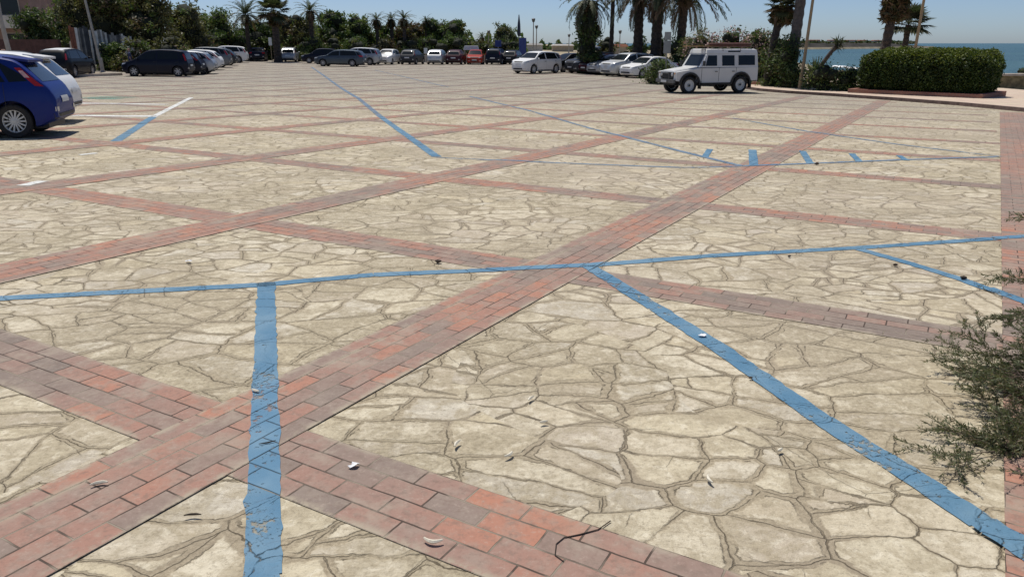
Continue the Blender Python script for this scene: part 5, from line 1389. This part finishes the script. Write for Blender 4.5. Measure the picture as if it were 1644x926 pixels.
def white_van():
    c = col_at(197, 63); root = empty('parked_van', (c.x, c.y, c.z+.05), R(100), 'white van mostly hidden behind the low bushes left of the navy people carrier', 'van')
    mb = MB(); P = [(2.4, .4), (2.4, .95), (2.1, 1.25), (1.55, 2.0), (1.3, 2.15), (-2.4, 2.15), (-2.45, .4)]; w_ = .92; n = len(P)
    mb.v = [(x, w_, z) for x, z in P]+[(x, -w_, z) for x, z in P]; mb.f = [tuple(range(n)), tuple(range(n, 2*n))[::-1]]+[(i, (i+1) % n, n+(i+1) % n, n+i) for i in range(n)]; mb.m = [0]*(n+2)
    mb.build('body', paint_of('white'), root, bevel=.06)
    for sg in (1, -1):
        g_ = MB(); g_.poly([(1.5, sg*(w_+.004), 1.3), (.6, sg*(w_+.004), 1.3), (.6, sg*(w_+.004), 1.9), (1.3, sg*(w_+.004), 1.9)]); g_.build('side_window', M['glass'], root)
    g_ = MB(); g_.poly([(-2.456, -.7, 1.35), (-2.456, .7, 1.35), (-2.426, .65, 1.95), (-2.426, -.65, 1.95)]); g_.build('rear_window', M['glass'], root)
    for x in (1.5, -1.5):
        for sg in (1, -1):
            ty, rm = wheel_meshes(.33, .2, 5, 'steel'); w1 = ty.build('wheel', M['rubber'], root, smooth=True, loc=(x, sg*.85, .33)); w1.rotation_euler = (0, 0, 0 if sg > 0 else math.pi); rm.build('rim', [M['rim'], M['black_plastic']], w1)
white_van()
# fence of painted boards
def board_fence():
    A, B = gp(106, 117), gp(168, 114.5); A = Vector((A.x, A.y+1.3, 0)); B = Vector((B.x, B.y+4.5, 0)); L = (B-A).length; th = math.atan2(B.y-A.y, B.x-A.x)
    root = empty('board_fence', (A.x, A.y, G(A.x, A.y)+.1), th, 'ragged fence of upright painted boards with one rust-red end board, by the left kerb', 'fence')
    rr = random.Random(9); mats = ['board_rust', 'board_rust', 'board_white', 'board_grey', 'board_dark', 'board_white', 'board_grey', 'board_dark']
    M['board_rust'] = plain('rust_red_board', (.22, .085, .05), .85, 0, .3, 3); M['board_white'] = plain('chalky_white_board', (.62, .61, .57), .85, 0, .25, 2)
    M['board_grey'] = plain('grey_board', (.20, .20, .19), .85, 0, .35, 2); M['board_dark'] = plain('dark_painted_board', (.055, .06, .065), .85, 0, .4, 2)
    x = 0; i = 0
    while x < L:
        w_ = rr.uniform(.17, .28); h = 3.0*(1-.26*x/L)+rr.uniform(-.15, .12); mb = MB(); mb.box(0, w_-.02, -.02, .02, .32, h, rot=Matrix.Rotation(rr.uniform(-.02, .02), 3, 'Y'), at=(x, 0, 0))
        mb.build('board', M[mats[i] if i < 5 else rr.choice(mats[2:])], root); x += w_; i += 1
    rb = MB(); rb.box(0, L, .025, .07, .7, .78); rb.box(0, L*.7, .025, .07, 1.9, 1.98); rb.build('rail', M['board_grey'], root)
    x = .1
    while x < L+.5: p_ = MB(); p_.box(x-.06, x+.06, .08, .20, -.1, 1.9); p_.box(x-.1, x+.1, -.10, .02, -.1, .30); p_.build('post', M['concrete'], root); x += .85
board_fence()
# buildings in the upper left
def building(name, label, c, th, Lx, Ly, H, wall, floors, cols, roof='terracotta', balcony=True, group=None):
    root = empty(name, c, th, label, 'building', group); fh = H/floors
    mb = MB(); mb.box(-Lx/2, Lx/2, 0, Ly, -.5, H); mb.build('wall', M[wall], root)
    for f in range(floors):
        for k in range(cols):
            x = -Lx/2+Lx*(k+.5)/cols; z = f*fh+fh*.32; w_ = Lx/cols*.22
            fr = MB(); fr.box(x-w_-.08, x+w_+.08, -.05, -.004, z-.08, z+fh*.48+.08); o = fr.build('window', M['concrete'], root)
            pn = MB(); pn.box(x-w_, x+w_, -.075, -.052, z, z+fh*.48); pn.build('pane', M['glass'], o)
        if balcony and f > 0:
            b_ = MB(); b_.box(-Lx/2, Lx/2, -1.4, -.08, f*fh-.18, f*fh); b_.box(-Lx/2, Lx/2, -1.4, -1.3, f*fh, f*fh+.9); b_.build('balcony', M['plaster_white'], root)
    rf = MB(); rf.box(-Lx/2-.5, Lx/2+.5, -.6, Ly+.5, H, H+.25); 
    rf.poly([(-Lx/2-.5, -.6, H+.25), (Lx/2+.5, -.6, H+.25), (Lx/2-1, Ly/2, H+1.6), (-Lx/2+1, Ly/2, H+1.6)]); rf.poly([(-Lx/2-.5, Ly+.5, H+.25), (Lx/2+.5, Ly+.5, H+.25), (Lx/2-1, Ly/2, H+1.6), (-Lx/2+1, Ly/2, H+1.6)][::-1])
    rf.poly([(-Lx/2-.5, -.6, H+.25), (-Lx/2+1, Ly/2, H+1.6), (-Lx/2-.5, Ly+.5, H+.25)]); rf.poly([(Lx/2+.5, -.6, H+.25), (Lx/2-1, Ly/2, H+1.6), (Lx/2+.5, Ly+.5, H+.25)]); rf.build('roof', M[roof], root)
M['terracotta'] = plain('terracotta_tiles', (.34, .13, .07), .85, 0, .2, 4); M['plaster_white'] = plain('white_plaster', (.62, .58, .52), .9, 0, .1, 2)
M['plaster_cream'] = plain('cream_plaster', (.46, .38, .27), .9, 0, .12, 1.5); M['plaster_pink'] = plain('pinkish_plaster', (.34, .22, .18), .9, 0, .15, 1.5)
c = col_at(10, 72); building('house', 'cream house with white balcony and terracotta roof at the top left edge', (c.x-4, 72, c.z), R(12), 13, 8, 6.4, 'plaster_pink', 2, 4)
c = col_at(92, 84); building('house', 'rust-orange house glimpsed above the bushy tree left of the board fence', (c.x, 84, c.z), R(5), 12, 9, 7.6, 'terracotta', 2, 4, balcony=False)
mb = MB(); c = col_at(54, 57); mb.box(-2.2, 2.2, 0, .3, 0, 2.1); o = mb.build('garden_wall', plain('maroon_brick', (.10, .05, .045), .9, 0, .25, 3, .02), loc=(c.x, c.y, c.z)); tag(o, 'low dark reddish garden wall beyond the cars at the top left', 'wall')
c = col_at(620, 98); mb = MB(); mb.box(-6, 24, 0, .3, -.2, .75); o = mb.build('boundary_wall', M['concrete'], loc=(c.x-2, 90.5, c.z-.03)); tag(o, 'long low pale wall behind the far row of parked cars', 'wall')

# ------------------------------------------------------------------ distance: beach buildings, far wood, headland houses
def far_house(label, px, dist, w_, h_, wall, roof, z=None, group='small houses across the bay'):
    x = (px-822)/FPX*dist*.95; z = land_z(x, dist) if z is None else z
    root = empty('distant_house', (x, dist, z), 0, label, 'house', group)
    mb = MB(); mb.box(-w_/2, w_/2, 0, w_*.7, 0, h_); mb.build('wall', M[wall], root)
    r_ = MB(); r_.box(-w_/2-.3, w_/2+.3, -.3, w_*.7+.3, h_, h_+.5, taper=.8); r_.build('roof', M[roof], root)
def distant_wood(name, x0px, x1px, dist, hmin, hmax, n, seed, zf, tone='dark', size=1.6):
    rng = np.random.default_rng(seed); px = rng.uniform(x0px, x1px, n); dd = dist+rng.uniform(0, 60, n); X = (px-822)/FPX*dd*.95
    hh = hmin+(hmax-hmin)*(.5+.5*np.sin(px*.35+seed)*np.sin(px*.11))*rng.uniform(.1, 1, n); Z = np.array([zf(a, c_) for a, c_ in zip(X, dd)])+hh*rng.uniform(.2, 1, n)
    V, F = leaf_quads(np.stack([X, dd, Z], 1), size, rng, .9, 1.4); t_, w_ = TONES[tone]
    o = np_mesh(name, V, F, [M[q] for q in t_], rng.choice(len(t_), n, p=w_)); tag(o, 'low dark belt of distant trees beyond the sand', 'woodland', kind='stuff')
distant_wood('distant_woodland', 838, 960, 330, .5, 4.5, 2600, 5, land_z)
distant_wood('distant_woodland', 960, 1240, 420, .5, 4.5, 3400, 6, land_z)
distant_wood('distant_woodland', 740, 845, 200, .5, 5.5, 2600, 7, land_z, 'green', 1.2)
def hz(i): x, y = HP[i]; return x+14, y+55, SEA_Z+6.2
for i, (wall, w_) in enumerate((('plaster_white', 9), ('plaster_cream', 12), ('plaster_white', 7), ('plaster_white', 14), ('plaster_cream', 9), ('plaster_white', 8))):
    x, y, z = hz(8+i*4); root = empty('distant_house', (x, y, z-.8), 0, ['white house at the left end of the headland across the bay', 'wide cream house on the headland, second from its left end', 'small white house on the headland, third from its left end', 'long white block on the middle of the headland across the bay', 'cream house right of the long white block on the headland', 'last small white house towards the tip of the headland'][i], 'house', 'small houses across the bay')
    mb = MB(); mb.box(-w_/2, w_/2, 0, 7, 0, 3.2); mb.build('wall', M[wall], root); r2 = MB(); r2.box(-w_/2-.3, w_/2+.3, -.3, 7.3, 3.2, 3.8, taper=.85); r2.build('roof', M['terracotta'], root)
rng = np.random.default_rng(12); n = 5200; ii = rng.uniform(0, len(HP)-8, n); X = np.array([HP[int(i)][0]+14+rng.uniform(0, 14) for i in ii]); Y = np.array([HP[int(i)][1]+52+rng.uniform(0, 40) for i in ii])
Z = SEA_Z+5.4+rng.uniform(0, 1, n)*(1.4+1.6*np.sin(ii*1.7)*np.sin(ii*.6)); V, F = leaf_quads(np.stack([X, Y, Z], 1), 2.6, rng, .9, 1.3)
o = np_mesh('headland_trees', V, F, [M['leaf_dark'], M['leaf_olive_dark']], rng.integers(0, 2, n)); tag(o, 'thin dark line of trees on the headland across the bay', 'woodland', kind='stuff')
far_house('pale beach building between the slim and thick palm trunks', 988, 150, 4.5, 1.9, 'plaster_cream', 'terracotta', group='low beach buildings')
far_house('long low pale building left of the creeper-covered palm', 904, 260, 7, 1.9, 'plaster_cream', 'plaster_white', group='low beach buildings')
far_house('small white building behind the lone tree', 858, 240, 5, 2.0, 'plaster_white', 'plaster_white', group='low beach buildings')

# ------------------------------------------------------------------ people far off
def person(label, c, rz, top, legs):
    root = empty('person', c, rz, label, 'person')
    me = bpy.data.meshes.new('body'); J = [((0, 0, .92), .13), ((0, 0, 1.12), .125), ((0, 0, 1.38), .15), ((0, 0, 1.50), .055), ((0, .01, 1.58), .085), ((0, .01, 1.68), .085),
        ((.19, 0, 1.38), .055), ((.25, .02, 1.12), .042), ((.26, -.06, .88), .032), ((-.19, 0, 1.38), .055), ((-.25, .02, 1.12), .042), ((-.26, -.06, .88), .032),
        ((.09, 0, .84), .09), ((.10, -.06, .47), .062), ((.10, .0, .07), .042), ((.10, -.13, .035), .035), ((-.09, 0, .84), .09), ((-.11, .05, .47), .062), ((-.11, .14, .07), .042), ((-.11, .02, .035), .035)]
    Ed = [(0, 1), (1, 2), (2, 3), (3, 4), (4, 5), (2, 6), (6, 7), (7, 8), (2, 9), (9, 10), (10, 11), (0, 12), (12, 13), (13, 14), (14, 15), (0, 16), (16, 17), (17, 18), (18, 19)]
    me.from_pydata([j[0] for j in J], Ed, []); o = bpy.data.objects.new('body', me); COL.objects.link(o)
    sk = o.modifiers.new('s', 'SKIN'); 
    for v, j in zip(me.skin_vertices[0].data if me.skin_vertices else [], J): v.radius = (j[1], j[1])
    if not me.skin_vertices:
        bm = bmesh.new(); bm.from_mesh(me); ly = bm.verts.layers.skin.verify(); bm.verts.ensure_lookup_table()
        for v, j in zip(bm.verts, J): v[ly].radius = (j[1], j[1])
        bm.verts[0][ly].use_root = True; bm.to_mesh(me); bm.free()
    o.modifiers.new('u', 'SUBSURF').levels = 1
    dg = bpy.context.evaluated_depsgraph_get(); dg.update(); nm = bpy.data.meshes.new_from_object(o.evaluated_get(dg)); bpy.data.objects.remove(o)
    nm.materials.clear()
    for c_ in ((.45, .27, .20), top, legs, (.04, .03, .02)): nm.materials.append(plain('cloth_or_skin', c_, .8, 0, .1, 8))
    for p_ in nm.polygons:
        z = p_.center.z; p_.material_index = 3 if z > 1.66 else (0 if z > 1.46 or abs(p_.center.x) > .24 and z < 1.15 else (1 if z > .90 else 2)); p_.use_smooth = True
    b_ = bpy.data.objects.new('body', nm); COL.objects.link(b_); b_.parent = root
person('person in a pink top standing beyond the blue hatchback at the left edge', col_at(21, 29), R(40), (.62, .30, .30), (.10, .10, .13))
person('person in dark blue clothes walking behind the front of the navy people carrier', col_at(213, 49), R(120), (.045, .055, .12), (.05, .06, .13))

# ------------------------------------------------------------------ feathery shrub in the right foreground
def tamarisk():
    base = Vector((3.42, 2.50, 0)); base.z = G(base.x, base.y)
    root = empty('feathery_shrub', base, 0, 'feathery grey-green shrub with bare twigs reaching in from the right edge', 'shrub')
    rr = random.Random(21); rng = np.random.default_rng(21); st = MB(); LV = []; LD = []
    def twig(p, d, L, r, lvl):
        n = 6; pts = [p.copy()]; q = p.copy(); dd = d.copy()
        for i in range(n):
            dd = (dd+Vector((rr.gauss(0, .10), rr.gauss(0, .10), rr.gauss(-.03, .08)))).normalized(); q = q+dd*(L/n)
            if q.z < .02-0: q.z = .02; dd.z = abs(dd.z)*.3
            pts.append(q.copy())
            if lvl < 3 and i > 0:
                for _ in range(2 if lvl < 2 else 2):
                    if rr.random() < (.85 if lvl < 2 else .8):
                        ax = Vector((rr.gauss(0, 1), rr.gauss(0, 1), rr.gauss(0, .7))).normalized(); nd = (dd+ax*.75).normalized(); twig(q.copy(), nd, L*rr.uniform(.34, .55), r*.5, lvl+1)
            if lvl >= 2:
                dens = 6 if lvl == 3 else 3
                if (q-base*0).length > 0 and rr.random() < .86:
                    for _ in range(dens): LV.append(q+dd*rr.uniform(-L/n, 0)); LD.append((dd*.9+Vector((rr.gauss(0, .55), rr.gauss(0, .55), rr.gauss(.1, .5)))).normalized())
        st.tube(pts, [r*(1-.6*i/n) for i in range(n+1)], 5 if lvl < 2 else 3, caps=False)
    for k in range(20):
        az = R(110+150*((k*.618)%1)) if k < 16 else R(rr.uniform(0, 360)); el = R(-2+34*(k%6)/5); d = Vector((math.cos(az)*math.cos(el), math.sin(az)*math.cos(el), math.sin(el)))
        twig(Vector((rr.gauss(0, .08), rr.gauss(0, .10), .03)), d, rr.uniform(.6, 1.15), .0085, 0)
    st.build('twigs', plain('thin_brown_twig', (.13, .095, .075), .9, 0, .3, 30), root, smooth=True)
    C = np.array([v[:] for v in LV]); D = np.array([v[:] for v in LD]); n = len(C); B = rng.normal(size=(n, 3)); B -= (B*D).sum(1)[:, None]*D; B /= np.linalg.norm(B, axis=1)[:, None]
    Ls = rng.uniform(.012, .032, (n, 1)); wv = .0022; V = np.empty((n, 4, 3)); V[:, 0] = C; V[:, 1] = C+D*Ls*.5+B*wv; V[:, 2] = C+D*Ls; V[:, 3] = C+D*Ls*.5-B*wv
    np_mesh('leaves', V.reshape(-1, 3), np.arange(n*4).reshape(n, 4), [M['tam1'], M['tam2'], M['tam3']], rng.choice(3, n, p=[.5, .35, .15]), root)
    print('tamarisk leaves', n)
M['tam1'] = leaf_mat('feathery_leaf', (.16, .175, .095), .3, 3); M['tam2'] = leaf_mat('feathery_leaf_dark', (.10, .115, .06), .3, 3); M['tam3'] = leaf_mat('feathery_leaf_dry', (.28, .22, .15), .3, 3)
tamarisk()

# ------------------------------------------------------------------ litter
def scrap(label, px, py, size, seed, mat, cat='litter', name='paper_scrap', group=None):
    c = gp(px, py); rr = random.Random(seed); mb = MB(); n = 9; P = []
    for k in range(n): a = 2*math.pi*k/n; r = size*rr.uniform(.35, 1); P.append((math.cos(a)*r, math.sin(a)*r*.8, rr.uniform(.0, size*.35)))
    cc = (0, 0, size*.18)
    for k in range(n): mb.poly([cc, P[k], P[(k+1) % n]]); mb.poly([(cc[0], cc[1], cc[2]-.002), tuple(np.array(P[(k+1) % n])-np.array([0, 0, .002])), tuple(np.array(P[k])-np.array([0, 0, .002]))])
    o = mb.build(name, M[mat], loc=(c.x, c.y, c.z+.012)); tag(o, label, cat, group); return o
M['paper'] = plain('white_paper', (.80, .80, .80), .8, 0, .04, 20); M['dry_leaf'] = plain('pale_dry_leaf', (.74, .68, .54), .8, 0, .15, 30); M['dark_twig'] = plain('dark_twig', (.05, .035, .025), .9, 0, .2, 30)
scrap('crumpled white paper on the red pavers right of the near blue line', 569, 751, .030, 1, 'paper')
scrap('white paper dot on the stones at middle left', 303, 422, .035, 2, 'paper')
scrap('small white scrap on the thick blue diagonal line', 1128, 541, .035, 3, 'paper')
def curl(label, px, py, L, ang, seed, mat='dry_leaf', w_=.0065, name='dry_leaf', group='pale curled pods scattered on the paving', cat='leaf'):
    c = gp(px, py); rr = random.Random(seed); mb = MB(); n = 8; P = []; cv = rr.uniform(-1.6, 1.6)
    for k in range(n+1): f = k/n-.5; P.append((L*f, cv*L*(f*f-.25)*.6, w_+abs(f)*.004)) 
    mb.tube(P, [w_*(.35+.75*math.sin(math.pi*(k+.4)/(n+.8))) for k in range(n+1)], 5); o = mb.build(name, M[mat], loc=(c.x, c.y, c.z+.012)); o.rotation_euler = (0, 0, R(ang)); tag(o, label, cat, group)
CL = [(342, 712, .05, 25, 'pale curled pod on the near blue line'), (160, 783, .055, 20, 'pale curled pod on the lower left pavers'), (696, 872, .06, -10, 'pale curled pod at the bottom beside the red pavers'), (735, 718, .05, 70, 'pale curled pod on the stones above the wide red band'),
      (853, 645, .045, 60, 'pale curled pod among the stones in the middle'), (690, 632, .03, 10, 'tiny pale pod left of the middle stones'), (816, 735, .045, 50, 'pale pod below the middle stones'), (873, 683, .035, 20, 'short pale pod right of the middle stones'),
      (1140, 775, .05, 95, 'upright-looking pale pod on the stones right of the middle'), (1013, 607, .035, 110, 'short pale pod on a large stone'), (411, 632, .045, -30, 'pale pod lying across the near blue line'), (1252, 728, .03, 40, 'small pale pod on the right-hand stones'), (865, 748, .03, 10, 'tiny pale pod near the wide band')]
for i, (x, y, L, a, lb) in enumerate(CL):
    if i in (0, 5, 9, 12): continue
    curl(lb, x, y, L*1.1, a, i)
curl('short dark twig lying on the near blue line', 430, 715, .07, 25, 50, 'dark_twig', .003, 'twig', 'dark twigs on the paving', 'twig')
curl('small dark twig on the stones at the lower left', 310, 833, .06, 5, 51, 'dark_twig', .004, 'twig', 'dark twigs on the paving', 'twig')
0 and curl('dark lump below the thin crooked twig on the wide red band', 915, 905, .07, -20, 52, 'dark_twig', .006, 'twig', 'dark twigs on the paving', 'twig')
def crooked():
    P = [gp(*p) for p in ((980, 838), (960, 852), (930, 860), (905, 865), (893, 875), (891, 893), (905, 903))]; mb = MB(); o0 = P[0]
    mb.tube([(p.x-o0.x, p.y-o0.y, p.z-o0.z+.0065) for p in P], [.0022, .002, .0024, .002, .002, .0018, .0015], 6); o = mb.build('twig', M['dark_twig'], loc=o0)
    tag(o, 'long thin crooked dark twig lying across the wide red band at the bottom', 'twig', 'dark twigs on the paving')
crooked()
for i, (x, y, s_, lb) in enumerate([(1437, 428, .022, 'dark pebble on the stones left of the far right blue line'), (1546, 449, .028, 'dark lump on the short blue line at the right'), (703, 423, .030, 'dark clod just above the long blue line'), (1267, 414, .018, 'dark pebble below the long blue line'),
      (1311, 265, .04, 'dark clod near the row of short blue dashes'), (1205, 610, .012, 'tiny dark pebble on the right stones')]):
    c = gp(x, y); mb = MB(); rg = np.random.default_rng(i); cv, cf = ico((0, 0, s_*.3), (s_, s_*.7, s_*.5), 1, rg, .15); mb.v = [tuple(v) for v in cv]; mb.f = [tuple(f) for f in cf]; mb.m = [0]*len(cf)
    o = mb.build('pebble', M['dark_twig'], loc=(c.x, c.y, c.z+.01)); tag(o, lb, 'pebble', 'dark pebbles on the paving')
